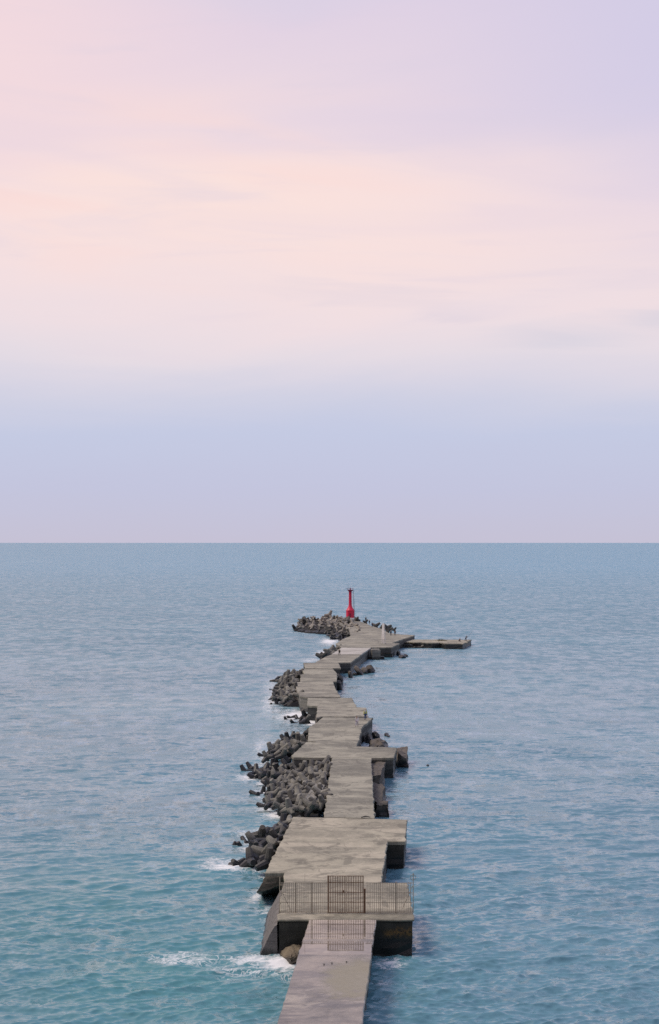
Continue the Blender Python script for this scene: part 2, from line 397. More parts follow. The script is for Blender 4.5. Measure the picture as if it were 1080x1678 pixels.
section('crosswise concrete slab with its squared end jutting right beyond the narrow causeway',
        [(502, 1216), (477.5, 1238.5), (481, 1241), (543.6, 1242), (608.6, 1242), (645.6, 1242), (650.3, 1225.4), (583.4, 1223.4), (517, 1217)],
        M['deck_grey'], M['wall'], 0.04)
section('concrete pier section where the person in lavender walks, right side bending outwards',
        [(583.4, 1223.2), (517, 1216.8), (516.7, 1215), (505, 1213.5), (505.8, 1191.7), (520, 1182.5), (529, 1174.5), (611.7, 1175.8), (593.3, 1191), (588.5, 1212.5)],
        M['deck_grey'], M['wall'], -0.04)
section('short concrete pier section just behind the person in the yellow vest',
        [(519, 1176), (520, 1156.5), (585, 1159), (600.3, 1160), (603, 1174.6), (529, 1174.4)], M['deck_far'], M['wall'], 0.03)
section('narrow concrete pier step with a dark square front wall facing foam on its left',
        [(503.3, 1155.5), (505, 1143.4), (576.7, 1143), (585, 1158.8), (520.5, 1156.4)], M['deck_grey'], M['wall'], -0.05)
section('concrete pier section with a pale leaning left wall above the tetrapod heap',
        [(505, 1143.2), (491.7, 1141.3), (486.7, 1131.7), (483.3, 1118), (546, 1117), (549, 1127.5), (558.3, 1142.4)], M['deck_far'], M['wall_pale'], 0.05)
section('notched concrete pier section with a black chunk hanging off its right edge',
        [(492, 1117.6), (493, 1105.3), (499.4, 1104.5), (494, 1095.7), (545, 1094.8), (552.5, 1104), (551.7, 1116.6)], M['deck_grey'], M['wall'], 0.0)
section('thin concrete pier strip just before the tall dark wall bends right',
        [(501, 1095), (496.7, 1086.6), (554, 1085.6), (558.4, 1095.2)], M['deck_far'], M['wall'], 0.07)
section('grey concrete pier section with a tall dark wall, before the pale slab',
        [(514.5, 1086.2), (533.8, 1075.8), (543.4, 1072.2), (592.5, 1072.2), (575, 1085)], M['deck_far'], M['wall'], -0.02)
section('palest concrete slab of the pier, a bright band near the far end',
        [(543.4, 1072), (559.7, 1061.4), (608.3, 1061.4), (592.5, 1072)], M['deck_pale'], M['wall'], 0.02)
section('concrete pier section with the white beacon on it and a squared wall facing right',
        [(559.7, 1061.2), (550, 1054.3), (641.7, 1053.8), (655, 1054.7), (641.7, 1060.9), (608.3, 1061.2)], M['deck_far'], M['wall'], 0.05)
section('wide concrete pier head below the red lighthouse, tapering right to a wedge',
        [(552, 1053.6), (560, 1048), (575, 1042), (572, 1032), (556, 1023), (548, 1018), (590, 1018), (599, 1021.3), (610, 1026), (626.7, 1031), (636.7, 1037), (658, 1039.6), (680, 1040.8), (659, 1047.5), (641.7, 1053.6)],
        M['deck_far'], M['wall'], 0.0)
section('low ruined concrete jetty with crumbling front, sticking out right of the pier head',
        [(662, 1051.8), (671, 1047.8), (772.5, 1048.2), (758.7, 1054.7), (730, 1054.4), (722, 1053), (708, 1053.4), (690, 1052.6)], M['deck_beige'], M['wall'], 0.0, z=1.7, chip=0.4,
        cat='jetty', name='jetty', thick=0.3)

JET = bpy.data.objects['jetty']
for k, (px, w_, z_, d_) in enumerate(((668, 3.0, .9, 3), (682, 5.5, .55, 5), (702, 4.6, .95, 4), (716, 3.4, .7, 6), (735, 5.0, 1.0, 4), (751, 3.2, .6, 5))):
    r = random.Random(k + 90); bm = bmesh.new()
    add_box(bm, (-w_ / 2, -d_ / 2, -1.5), (w_ / 2, d_ / 2, z_)); bmesh.ops.subdivide_edges(bm, edges=bm.edges[:], cuts=4, use_grid_fill=True)
    for v in bm.verts: v.co += Vector((r.uniform(-.15, .15), r.uniform(-.4, .4), r.uniform(-.12, .12)))
    p = at(px, 1061, 0); from_bm('broken_ledge', bm, M['wall_brown'] if k % 2 else M['wall'], JET, (p.x - JET.location.x, p.y - JET.location.y, 0))

# sloping aprons on the seaward flank of the two near sections
def apron(parent, pc, top_edge, out, m, zlow=-1.0, name='apron'):
    """sloping concrete skirt: top_edge two photo points on the deck edge, out metres seawards at the water"""
    bm = bmesh.new()
    a, b = at(*top_edge[0]), at(*top_edge[1])
    d = (b - a); d.z = 0; L = d.length; d.normalize(); nrm = Vector((-d.y, d.x, 0))
    if nrm.x > 0: nrm = -nrm
    N = max(2, int(L / 1.0)); grid = []
    prof = [(0.05, DECK - 0.42), (0.30, DECK - 0.55), (out * .45, 1.55), (out * 0.82, 0.45), (out * 1.05, -0.5), (out * 1.05, zlow)]
    for i in range(N + 1):
        row = []
        for k, (o_, z_) in enumerate(prof):
            j = 0.05 if k else 0.0
            p = a + d * (L * i / N) + nrm * (o_ + random.uniform(-j, j) * 1.5)
            row.append(bm.verts.new((p.x - pc.x, p.y - pc.y, z_ + random.uniform(-j, j))))
        grid.append(row)
    for i in range(N):
        for k in range(len(prof) - 1): bm.faces.new((grid[i][k], grid[i + 1][k], grid[i + 1][k + 1], grid[i][k + 1]))
    for i, s in ((0, 1), (N, -1)):
        p = a + d * (L * i / N); q = bm.verts.new((p.x - pc.x, p.y - pc.y, zlow))
        f = grid[i] + [q]; bm.faces.new(f if s > 0 else f[::-1])
    return from_bm(name, bm, m, parent)
apron(plat, platc, [(455, 1507), (464, 1449)], 1.55, M['apron'])
apron(wide, widec, [(447, 1412), (480.5, 1339.5)], 0.9, M['wall_brown'])
# broken hanging skirt at the wide section's near left corner
bm = bmesh.new()
A = [at(434.3, 1431.4), at(466, 1430.9), at(466, 1413), at(446, 1412)]
tops = [bm.verts.new((p.x - widec.x, p.y - widec.y, DECK - 0.352)) for p in A]
lows = [bm.verts.new((A[0].x - 0.75 - widec.x, A[0].y - .3 - widec.y, 1.15)), bm.verts.new((A[1].x - .1 - widec.x, A[1].y + .1 - widec.y, 1.75)),
        bm.verts.new((A[2].x - widec.x, A[2].y - widec.y, -0.5)), bm.verts.new((A[3].x - 0.9 - widec.x, A[3].y - widec.y, -0.5))]
for i in range(4): bm.faces.new((tops[i], tops[(i + 1) % 4], lows[(i + 1) % 4], lows[i]))
bm.faces.new(lows[::-1]); bm.faces.new(tops)
bmesh.ops.recalc_face_normals(bm, faces=bm.faces)
bmesh.ops.subdivide_edges(bm, edges=bm.edges[:], cuts=5, use_grid_fill=True)
for v in bm.verts: v.co += Vector([random.uniform(-.06, .06) for _ in range(3)]) * (0 if v.co.z > DECK - .36 else 1)
from_bm('broken_skirt', bm, M['wall_brown'], wide)

# ------------------------------------------------------------------ rocks and blocks
def rock_mesh(name, sx, sy, sz, seed, pts=26, sub=2, rough=0.07, boxy=0.35):
    r = random.Random(seed); bm = bmesh.new()
    for _ in range(pts):
        v = Vector((r.gauss(0, 1), r.gauss(0, 1), r.gauss(0, 1))).normalized()
        k = 1.0 / max(abs(v.x), abs(v.y), abs(v.z))
        v = v * (1 - boxy) + v * k * boxy
        bm.verts.new((v.x * sx / 2, v.y * sy / 2, v.z * sz / 2))
    res = bmesh.ops.convex_hull(bm, input=bm.verts[:])
    bmesh.ops.delete(bm, geom=[g for g in res['geom_interior'] + res['geom_unused'] if isinstance(g, bmesh.types.BMVert)], context='VERTS')
    bmesh.ops.triangulate(bm, faces=bm.faces[:])
    bmesh.ops.subdivide_edges(bm, edges=bm.edges[:], cuts=sub, use_grid_fill=True, smooth=0.25)
    s = (sx + sy + sz) / 3
    for v in bm.verts: v.co += Vector((r.uniform(-1, 1), r.uniform(-1, 1), r.uniform(-1, 1))) * rough * s * 0.5
    me = bpy.data.meshes.new(name); bmesh.ops.recalc_face_normals(bm, faces=bm.faces); bm.to_mesh(me); bm.free()
    return me
def rock(label, px, py, size, m, z=0.0, seed=1, name='rock', cat='rock', group=None, rot=0.0, rough=0.06, boxy=0.35, tilt=(0, 0), sub=2):
    me = rock_mesh(name, *size, seed, rough=rough, boxy=boxy, sub=sub); me.materials.append(m)
    o = link(name, me); p = at(px, py, z)
    o.location = (p.x, p.y, z); o.rotation_euler = (tilt[0], tilt[1], rot)
    return tag(o, label, cat, group)
def tri_block(name, size, m, seed, bev=0.12, jit=0.05):
    r = random.Random(seed); bm = bmesh.new()
    sx, sy, sz = size
    add_box(bm, (-sx / 2, -sy / 2, 0), (sx / 2, sy / 2, sz))
    bmesh.ops.bevel(bm, geom=bm.edges[:], offset=bev, segments=2, affect='EDGES')
    bmesh.ops.subdivide_edges(bm, edges=[e for e in bm.edges if e.calc_length() > 0.6], cuts=3, use_grid_fill=True)
    for v in bm.verts: v.co += Vector((r.uniform(-1, 1), r.uniform(-1, 1), r.uniform(-1, 1))) * jit
    me = bpy.data.meshes.new(name); bmesh.ops.recalc_face_normals(bm, faces=bm.faces); bm.to_mesh(me); bm.free(); me.materials.append(m)
    return me
def slab_rock(label, px, py, z, size, m, seed, rot=0.0, tilt=(0, 0)):
    r = random.Random(seed); sx, sy, sz = size; bm = bmesh.new()
    add_box(bm, (-sx / 2, -sy / 2, 0), (sx / 2, sy / 2, sz))
    for v in bm.verts: v.co += Vector((r.uniform(-.16, .16) * sx, r.uniform(-.10, .10) * sy, r.uniform(-.16, .16) * sz))
    bmesh.ops.subdivide_edges(bm, edges=bm.edges[:], cuts=9, use_grid_fill=True)
    from mathutils import noise as mn
    for v in bm.verts:
        q = v.co * .8 + Vector((seed * 3.1, 0, 0)); v.co += mn.noise_vector(q) * .32 + mn.noise_vector(q * 3) * .12
    me = bpy.data.meshes.new('rock'); bmesh.ops.recalc_face_normals(bm, faces=bm.faces); bm.to_mesh(me); bm.free(); me.materials.append(m)
    o = link('rock', me); p = at(px, py, max(z, 0)); o.location = (p.x, p.y, z); o.rotation_euler = (tilt[0], tilt[1], rot)
    return tag(o, label, 'rock')
def block(label, px, py, z, size, m, seed, rot=0.0, name='concrete_block', tilt=(0, 0), cat='block', bev=0.12, jit=0.05):
    o = link(name, tri_block(name, size, m, seed, bev, jit)); p = at(px, py, z)
    o.location = (p.x, p.y, z); o.rotation_euler = (tilt[0], tilt[1], rot)
    return tag(o, label, cat)

# right flank of the narrow causeway
slab_rock('long brown rock slab leaning on the narrow causeway under the crosswise slab', 615.5, 1286, -.8, (2.3, 15, 2.9), M['rock'], 3, rot=R(-4))
slab_rock('rough brown rock along the middle of the narrow causeway right wall', 617, 1319, -1, (1.8, 13, 2.6), M['rock'], 8, rot=R(-2))
slab_rock('squat black-sided rock at the near right end of the narrow causeway', 625.5, 1333, -1, (1.3, 5, 2.2), M['rock'], 14)
slab_rock('large brown boulder with a black base off the end of the crosswise slab', 658.5, 1252, -1.2, (1.45, 8, 3.2), M['rock'], 21)
block('low weedy concrete footing under the crosswise slab front', 626.5, 1270.5, -1.2, (3.2, 4.5, 2.5), M['wall_dark'], 5, bev=.2, jit=.08)
# rocks in the water right of the bend
rock('black angular rock in the water nearest the bent wall end', 615.5, 1207, (1.35, 4.5, 1.7), M['rock_dark'], 0.2, 31)
rock('upright black stub rock standing against the bent wall', 605, 1214, (1.05, 4, 2.2), M['rock_dark'], 0.2, 32, boxy=.7)
rock('small square black rock standing out in the water off the bend', 621, 1219, (.9, 3, 1.8), M['rock_dark'], 0.2, 33, boxy=.8)
rock('lone low black rock farthest out in the water off the bend', 633.5, 1204, (.75, 2.4, .6), M['rock_dark'], 0.1, 34)
rock('tiny low black rock awash beside the lone rock off the bend', 637, 1206.5, (.5, 1.5, .35), M['rock_dark'], 0.08, 35)
rock('tiny flat rock awash off the square black rock', 629.5, 1217.5, (.7, 1.6, .3), M['rock_dark'], 0.08, 36)
rock('flat brown rock behind the crosswise slab with foam at its edge', 620, 1224, (3.4, 9, 2.2), M['rock'], 0.3, 37, sub=3)
rock('lone dark speck of rock in open water right of the boulder', 701, 1254, (.4, .9, .22), M['rock_dark'], 0.05, 38)
# chunk on the notched section, rocks at the tall wall foot
rock('black chunk hanging off the notched section edge', 557, 1116, (1.3, 7, 3.2), M['rock_dark'], 0.8, 41, boxy=.8)
rock('black chunk low against the pier, near the notched section', 555, 1125.5, (1.4, 6, 2.8), M['rock_dark'], 0.5, 42, boxy=.8)
rock('pale leaning rock nearest the tall dark wall foot', 574.5, 1107, (1.1, 4, 2.4), M['rock'], 0.5, 43, tilt=(0, R(-14)))
rock('long pale slab rock leaning on the tall dark wall', 589, 1101, (1.2, 5, 3.6), M['rock'], 0.7, 44, tilt=(0, R(-34)), boxy=.7)
rock('dark boulder beside the leaning slab at the tall wall foot', 598, 1100.5, (2.5, 6, 2.0), M['rock'], 0.3, 45)
rock('rounded grey boulder outermost at the tall wall foot', 606.5, 1098.5, (2.5, 6, 2.9), M['rock'], 0.5, 46, boxy=.1)
rock('small low rock between the pale leaning rock and the long slab', 582, 1105, (1.3, 4, .8), M['rock_dark'], 0.2, 47)
block('pale upright concrete block set against the pier wall below the white beacon', 615.5, 1079.5, 0.15, (2.5, 4, 2.7), M['wall_pale'], 51, rot=R(3), bev=.15)
block('low concrete ledge at the foot of the pale upright block', 616, 1082.3, -0.5, (4.6, 4, 1.2), M['wall'], 52, bev=.15)
block('dark undercut concrete footing below the white beacon section', 632, 1081, -0.8, (3.6, 5, 2.0), M['wall_dark'], 53, bev=.2, jit=.1)
rock('dark jagged rock in the water beside the beacon section corner', 659, 1076.5, (2.1, 6, 1.1), M['rock_dark'], 0.2, 54)
rock('small dark rock off the corner, nearest the low jetty', 665, 1074.5, (1.3, 4, .9), M['rock_dark'], 0.2, 55)
rock('small black rock wedged at the wall foot by the low jetty', 653, 1072, (1.2, 3, 2.0), M['rock_dark'], 0.4, 56)
block('pale stepped concrete block between the tetrapods and the narrow causeway', 517, 1337, -0.6, (1.75, 13, 3.0), M['wall_pale'], 57, rot=R(-5), bev=.25, jit=.09)
block('pale broken slab awash under the gate platform left side', 466, 1566, -0.9, (2.0, 3.4, 1.55), M['wall_pale'], 58, rot=R(20), tilt=(R(10), R(8)))
rock('mossy brown boulder under the gate platform beside the wet walkway', 482, 1566, (2.2, 4.0, 1.7), M['rock_tan'], 0.05, 59, boxy=.2, sub=3)
rock('brown broken wedge of concrete beside the foam left of the pier bend', 523, 1182.2, (1.3, 5, 2.6), M['rock'], 1.2, 60, boxy=.6)

# ------------------------------------------------------------------ tetrapods
def tetrapod_mesh(name, S, r0, r1, seg=9):
    bm = bmesh.new()
    dirs = [Vector((0, 0, 1))] + [Vector((math.cos(a) * math.sqrt(8) / 3, math.sin(a) * math.sqrt(8) / 3, -1 / 3)) for a in (0, 2 * math.pi / 3, 4 * math.pi / 3)]
    for d in dirs:
        add_tube(bm, [d * 0.0, d * S * 0.30, d * S * 0.93, d * S * 0.985, d * S], [r0 * 1.02, r0 * 1.02, r1, r1 * 0.93, r1 * 0.80], seg)
    bmesh.ops.recalc_face_normals(bm, faces=bm.faces)
    me = bpy.data.meshes.new(name); bm.to_mesh(me); bm.free()
    return me
TM = {}
for key, mm in (('tetra', 'tetra'), ('wet', 'tetra_wet'), ('pale', 'tetra_pale')):
    me = tetrapod_mesh('tetrapod', 1.46, 0.47, 0.33); me.materials.append(M[mm]); TM[key] = me
def tetrapod(p, label, group=None, kind='tetra', scale=1.0, rot=None):
    o = bpy.data.objects.new('tetrapod', TM[kind]); COL.objects.link(o)
    o.location = p; o.scale = (scale,) * 3
    o.rotation_euler = rot if rot else Euler((random.uniform(0, 6.28), random.uniform(0, 6.28), random.uniform(0, 6.28)))
    return tag(o, label, 'tetrapod', group)
def inside(p, poly):
    c = False
    for a, b in zip(poly, poly[1:] + poly[:1]):
        if (a.y > p.y) != (b.y > p.y) and p.x < (b.x - a.x) * (p.y - a.y) / (b.y - a.y) + a.x: c = not c
    return c
def core_mound(polyw, hfun, label, step=0.8, drop=1.15):
    """dark rubble under a heap of armour units"""
    xs = [p.x for p in polyw]; ys = [p.y for p in polyw]
    nx = max(4, int((max(xs) - min(xs) + 2) / step)); ny = max(4, int((max(ys) - min(ys) + 2) / step))
    nx, ny = min(nx, 70), min(ny, 90)
    X0, X1, Y0, Y1 = min(xs) - 1, max(xs) + 1, min(ys) - 1, max(ys) + 1
    bm = bmesh.new(); g = []
    for j in range(ny + 1):
        row = []
        for i in range(nx + 1):
            p = Vector((X0 + (X1 - X0) * i / nx, Y0 + (Y1 - Y0) * j / ny))
            z = hfun(p) - drop + random.uniform(-.25, .25) if inside(p, polyw) else -2.5
            row.append(bm.verts.new((p.x, p.y, z)))
        g.append(row)
    for j in range(ny):
        for i in range(nx):
            f = (g[j][i], g[j][i + 1], g[j + 1][i + 1], g[j + 1][i])
            if max(v.co.z for v in f) > -2: bm.faces.new(f)
    bmesh.ops.delete(bm, geom=[v for v in bm.verts if not v.link_faces], context='VERTS')
    o = from_bm('rubble_mound', bm, M['core'])
    return tag(o, label, 'rubble', None, 'stuff')
def dist_edge(p, a, b):
    ab = b - a; t = max(0, min(1, (p - a).dot(ab) / ab.length_squared)); return (p - (a + ab * t)).length
RIMS = []
def heap(px_poly, deck_edge, hmax, slope, n, mind, labeler, group, kindf, scale, core_label, ymul=1.0, seed=5, smax=1.25):
    """tetrapods laid over a mound that rises towards the pier edge"""
    r = random.Random(seed)
    polyw = [at(a, b, 0.8).xy for a, b in px_poly]
    edge = [at(a, b).xy for a, b in deck_edge]
    def h(p):
        d = min(dist_edge(p, a, b) for a, b in zip(edge, edge[1:]))
        return max(0.2, hmax - slope * d)
    core_mound(polyw, h, core_label)
    for a_, b_ in zip(polyw, polyw[1:] + polyw[:1]):
        if h((a_ + b_) / 2) < 1.3: RIMS.append((a_, b_))
    xs = [p.x for p in polyw]; ys = [p.y for p in polyw]; got = []
    tries = 0
    while len(got) < n and tries < 20000:
        tries += 1
        p = Vector((r.uniform(min(xs), max(xs)), r.uniform(min(ys), max(ys))))
        if not inside(p, polyw): continue
        if any(math.hypot(p.x - q.x, (p.y - q.y) / ymul) < mind for q in got): continue
        got.append(p)
    for p in got:
        z = h(p) + r.uniform(-.25, .30)
        k = kindf(p, z, r)
        tetrapod((p.x, p.y, z), labeler(p, z, k), group, k, scale * r.uniform(.85, smax))
    return got

# heap by the widest section
E1 = [(440, 1420), (479, 1341)]
heap([(470, 1343), (482, 1338), (441, 1418), (425, 1416), (436, 1394), (412, 1384), (424, 1362)], E1, 1.5, 0.35, 17, 1.45,
     lambda p, z, k: 'dark tetrapod in the small heap against the widest section' if k == 'wet' else 'grey tetrapod in the small heap against the widest section',
     'tetrapods against the widest section', lambda p, z, r: 'wet' if z < 1.0 or r.random() < .35 else 'tetra', 0.92, 'dark wet rubble under the small tetrapod heap by the widest section', 2.2, 3)
for px, py, z, s, k, lab in [
        (429, 1368, 1.2, 1.0, 'wet', 'two-stubbed tetrapod sticking up highest at the back of the small heap'),
        (417, 1381, .7, .95, 'tetra', 'tetrapod with a pale arm at the seaward edge of the small heap'),
        (402, 1378, -.35, .7, 'wet', 'black tetrapod tip awash, seaward of the small heap'),
        (396, 1385, -.5, .7, 'wet', 'low black tetrapod awash between the lone tip and the small heap'),
        (381, 1385, -.55, .7, 'wet', 'lone black tetrapod tip farthest from the widest section'),
        (411, 1412, .6, 1.0, 'wet', 'black two-pronged tetrapod rising from the foam'),
        (388, 1415, -.15, .75, 'wet', 'black tetrapod half buried in foam, left of the two-pronged one'),
        (376, 1414, -.65, .6, 'wet', 'sliver of black tetrapod at the outer end of the foam streak'),
        (424, 1412, .5, .95, 'wet', 'black tetrapod in foam between the two-pronged one and the widest section'),
        (474, 1349, 1.1, .8, 'tetra', 'small grey tetrapod at the far corner of the widest section')]:
    p = at(px, py, max(z, 0)); tetrapod((p.x, p.y, z), lab, 'tetrapods against the widest section', k, s)

# the big heap along the narrow causeway
kb = lambda p, z, r: 'wet' if z < .7 or r.random() < .12 else 'tetra'
heap([(541, 1252), (531, 1338), (483, 1338), (462, 1330), (436, 1318), (444, 1300), (440, 1286), (430, 1270), (404, 1266), (418, 1256), (434, 1252), (480, 1251)],
     [(543, 1243), (531, 1338)], 2.25, 0.20, 118, 1.02,
     lambda p, z, k: 'wet black tetrapod on the waterline of the big heap by the narrow causeway' if k == 'wet' else 'dry grey tetrapod in the big heap by the narrow causeway',
     'tetrapods heaped by the narrow causeway', kb, 0.76, 'dark rubble between the tetrapods of the big heap by the narrow causeway', 2.4, 6)
for px, py, z, s, k, lab in [
        (420, 1301, -.2, .75, 'wet', 'lone square-ended black tetrapod leg off the big heap'),
        (431, 1297, -.2, .7, 'wet', 'black tetrapod between the lone square-ended one and the big heap'),
        (433, 1322, -.1, .75, 'wet', 'black tetrapod standing nearest the foam off the big heap'),
        (442, 1313, .1, .8, 'wet', 'black tetrapod just behind the one nearest the foam off the big heap'),
        (441, 1281, -.45, .65, 'wet', 'low black tetrapod awash in the notch of the big heap'),
        (401, 1263, -.2, .8, 'wet', 'outermost black tetrapod at the seaward tip of the big heap'),
        (411, 1259, .0, .75, 'wet', 'black tetrapod next to the outermost one of the big heap'),
        (432, 1239, -.2, .75, 'wet', 'dark tetrapod awash at the far left shoulder of the big heap')]:
    p = at(px, py, max(z, 0)); tetrapod((p.x, p.y, z), lab, 'tetrapods heaped by the narrow causeway', k, s)

# heap beyond, left of the crosswise slab
heap([(505, 1200), (514, 1216), (480, 1240), (428, 1245), (440, 1237), (452, 1222), (466, 1208), (484, 1199)],
     [(505, 1204), (505, 1214), (479, 1238)], 2.1, 0.27, 46, 1.2,
     lambda p, z, k: 'wet dark tetrapod low in the middle heap left of the crosswise slab' if k == 'wet' else 'dry brownish tetrapod in the middle heap left of the crosswise slab',
     'tetrapods in the middle heap', kb, .88, 'dark rubble under the middle tetrapod heap', 3.0, 9)
# heap by the pale leaning wall
heap([(490, 1110), (492, 1119), (484, 1124), (490, 1144), (499, 1148), (492, 1152), (472, 1152), (454, 1150), (448, 1147), (451, 1138), (457, 1128), (456, 1118), (468, 1109), (480, 1106)],
     [(489, 1097), (484, 1118), (492, 1142), (503, 1158)], 2.2, 0.30, 46, 1.25,
     lambda p, z, k: 'wet dark tetrapod low in the far heap under the pale leaning wall' if k == 'wet' else 'grey tetrapod in the far heap under the pale leaning wall',
     'tetrapods in the far heap', kb, .88, 'dark rubble under the far tetrapod heap', 4.0, 12)
for px, py, z, s, k, lab in [
        (452, 1116, .1, 1.0, 'wet', 'black tetrapod alone in the water off the back of the far heap'),
        (449, 1130, -.4, .8, 'wet', 'low black tetrapod in foam off the middle of the far heap'),
        (450, 1144, .2, 1.15, 'wet', 'broad dark tetrapod out in the foam off the far heap'),
        (441, 1154, -.6, .7, 'wet', 'sliver of black tetrapod farthest out from the far heap'),
        (473, 1108, 1.9, 1.1, 'tetra', 'upright tetrapod topping the back of the far heap'),
        (476, 1176, -.15, .7, 'wet', 'dark tetrapod in white foam between the far and middle heaps, nearest the heap'),
        (487, 1178, -.1, .7, 'wet', 'dark tetrapod in the middle of the white foam between two heaps'),
        (480, 1184, -.15, .7, 'wet', 'dark tetrapod nearest the camera in the white foam between two heaps'),
        (469, 1179, -.25, .65, 'wet', 'dark tetrapod on the seaward side of the white foam between two heaps'),
        (492, 1182, -.15, .65, 'wet', 'dark tetrapod on the landward side of the white foam between two heaps'),
        (500, 1174, .5, 1.0, 'wet', 'brown tetrapod against the dark square wall in the foam'),
        (502, 1182, .4, 1.0, 'tetra', 'brownish tetrapod in foam just before the brown wedge')]:
    p = at(px, py, max(z, 0)); tetrapod((p.x, p.y, z), lab, 'tetrapods in the far heap', k, s)
# blocks on the left of the pale slab
for px, py, z, s, k, lab in [
        (529, 1077, 1.0, 1.5, 'wet', 'bulky dark tetrapod at the seaward side left of the person in black'),
        (533, 1076, .6, 1.2, 'wet', 'dark tetrapod tucked behind the bulky one left of the person in black'),
        (540, 1068, 1.6, 1.3, 'tetra', 'upright grey tetrapod beside the pale slab'),
        (543, 1071, 1.2, 1.1, 'tetra', 'low grey tetrapod between the upright one and the person in black'),
        (548, 1066, 1.4, 1.2, 'tetra', 'grey tetrapod at the corner of the pale slab'),
        (554, 1063, 1.8, 1.1, 'tetra', 'grey tetrapod lying on the edge of the pale slab')]:
    p = at(px, py, max(z, 0)); tetrapod((p.x, p.y, z), lab, 'tetrapods beside the pale slab', k, s)
# the head mound by the lighthouse
HM = [(482, 1031), (500, 1034), (530, 1036), (545, 1043), (556, 1047), (590, 1045), (600, 1041), (580, 1034), (570, 1026), (560, 1021), (545, 1019), (515, 1021), (495, 1025)]
hmw = [at(a, b, 0.8).xy for a, b in HM]
ridge = [at(500, 1024, 1.5).xy, at(535, 1022.5, 1.5).xy, at(566, 1026, 1.5).xy, at(588, 1041, 1.5).xy]
def hh(p):
    d = min(dist_edge(p, a, b) for a, b in zip(ridge, ridge[1:]))
    far = min(1.0, max(0.0, (p.y - at(560, 1040, 1).y) / 40))
    return max(0.3, 2.1 + 1.5 * far - d * 0.10)
core_mound(hmw, hh, 'dark rubble under the bleached boulders around the pier head', step=1.3)
r_ = random.Random(77); got = []
xs = [p.x for p in hmw]; ys = [p.y for p in hmw]; tries = 0
while len(got) < 62 and tries < 30000:
    tries += 1
    p = Vector((r_.uniform(min(xs), max(xs)), r_.uniform(min(ys), max(ys))))
    if inside(p, hmw) and not any(math.hypot(p.x - q.x, (p.y - q.y) / 3.5) < 1.35 for q in got): got.append(p)
for p in got:
    z = hh(p) + r_.uniform(-.3, .5)
    k = 'wet' if z < 1.9 or r_.random() < .15 else 'pale'
    tetrapod((p.x, p.y, z), 'dark wet tetrapod skirting the pier head mound at the waterline' if k == 'wet' else 'bleached pale tetrapod on the pier head mound left of the lighthouse',
             'tetrapods on the pier head mound', k, r_.uniform(.85, 1.3))
for px, py, z, s, k, lab in [
        (484, 1031, .4, 1.4, 'wet', 'dark tetrapod at the outermost left tip of the pier head mound'),
        (495, 1025, 2.6, 1.5, 'wet', 'dark upright tetrapod standing up at the left end of the pier head mound'),
        (540, 1023, 5.0, 1.4, 'pale', 'pale tetrapod perched at the very top of the pier head mound'),
        (545, 1047, .2, 1.1, 'wet', 'black tetrapod low in the foam cove beside the pier head')]:
    p = at(px, py, min(max(z, 0), 1.5)); tetrapod((p.x, p.y, z), lab, 'tetrapods on the pier head mound', k, s)
# dark blocks along the pier head's right side
for px, py, z, s, k, lab in [
        (584, 1018, 3.4, 1.25, 'wet', 'dark tetrapod just right of the lighthouse foot'),
        (599, 1020.5, 3.0, .9, 'wet', 'dark tetrapod on the right edge of the pier head under the tall angler'),
        (616, 1026.5, 3.0, 1.25, 'wet', 'tall dark tetrapod on the right edge left of the white beacon'),
        (624, 1030.5, 2.3, 1.0, 'wet', 'low dark tetrapod on the right edge just left of the white beacon top'),
        (634, 1030, 3.0, 1.35, 'wet', 'largest black tetrapod standing up right of the white beacon'),
        (636, 1032, 2.0, 1.4, 'wet', 'black tetrapod low under the largest one by the beacon'),
        (646, 1032, 2.4, .8, 'wet', 'small black tetrapod at the right end above the pair of people')]:
    p = at(px, py, min(z, 2.8)); tetrapod((p.x, p.y, z), lab, 'dark tetrapods along the right edge of the pier head', k, s)

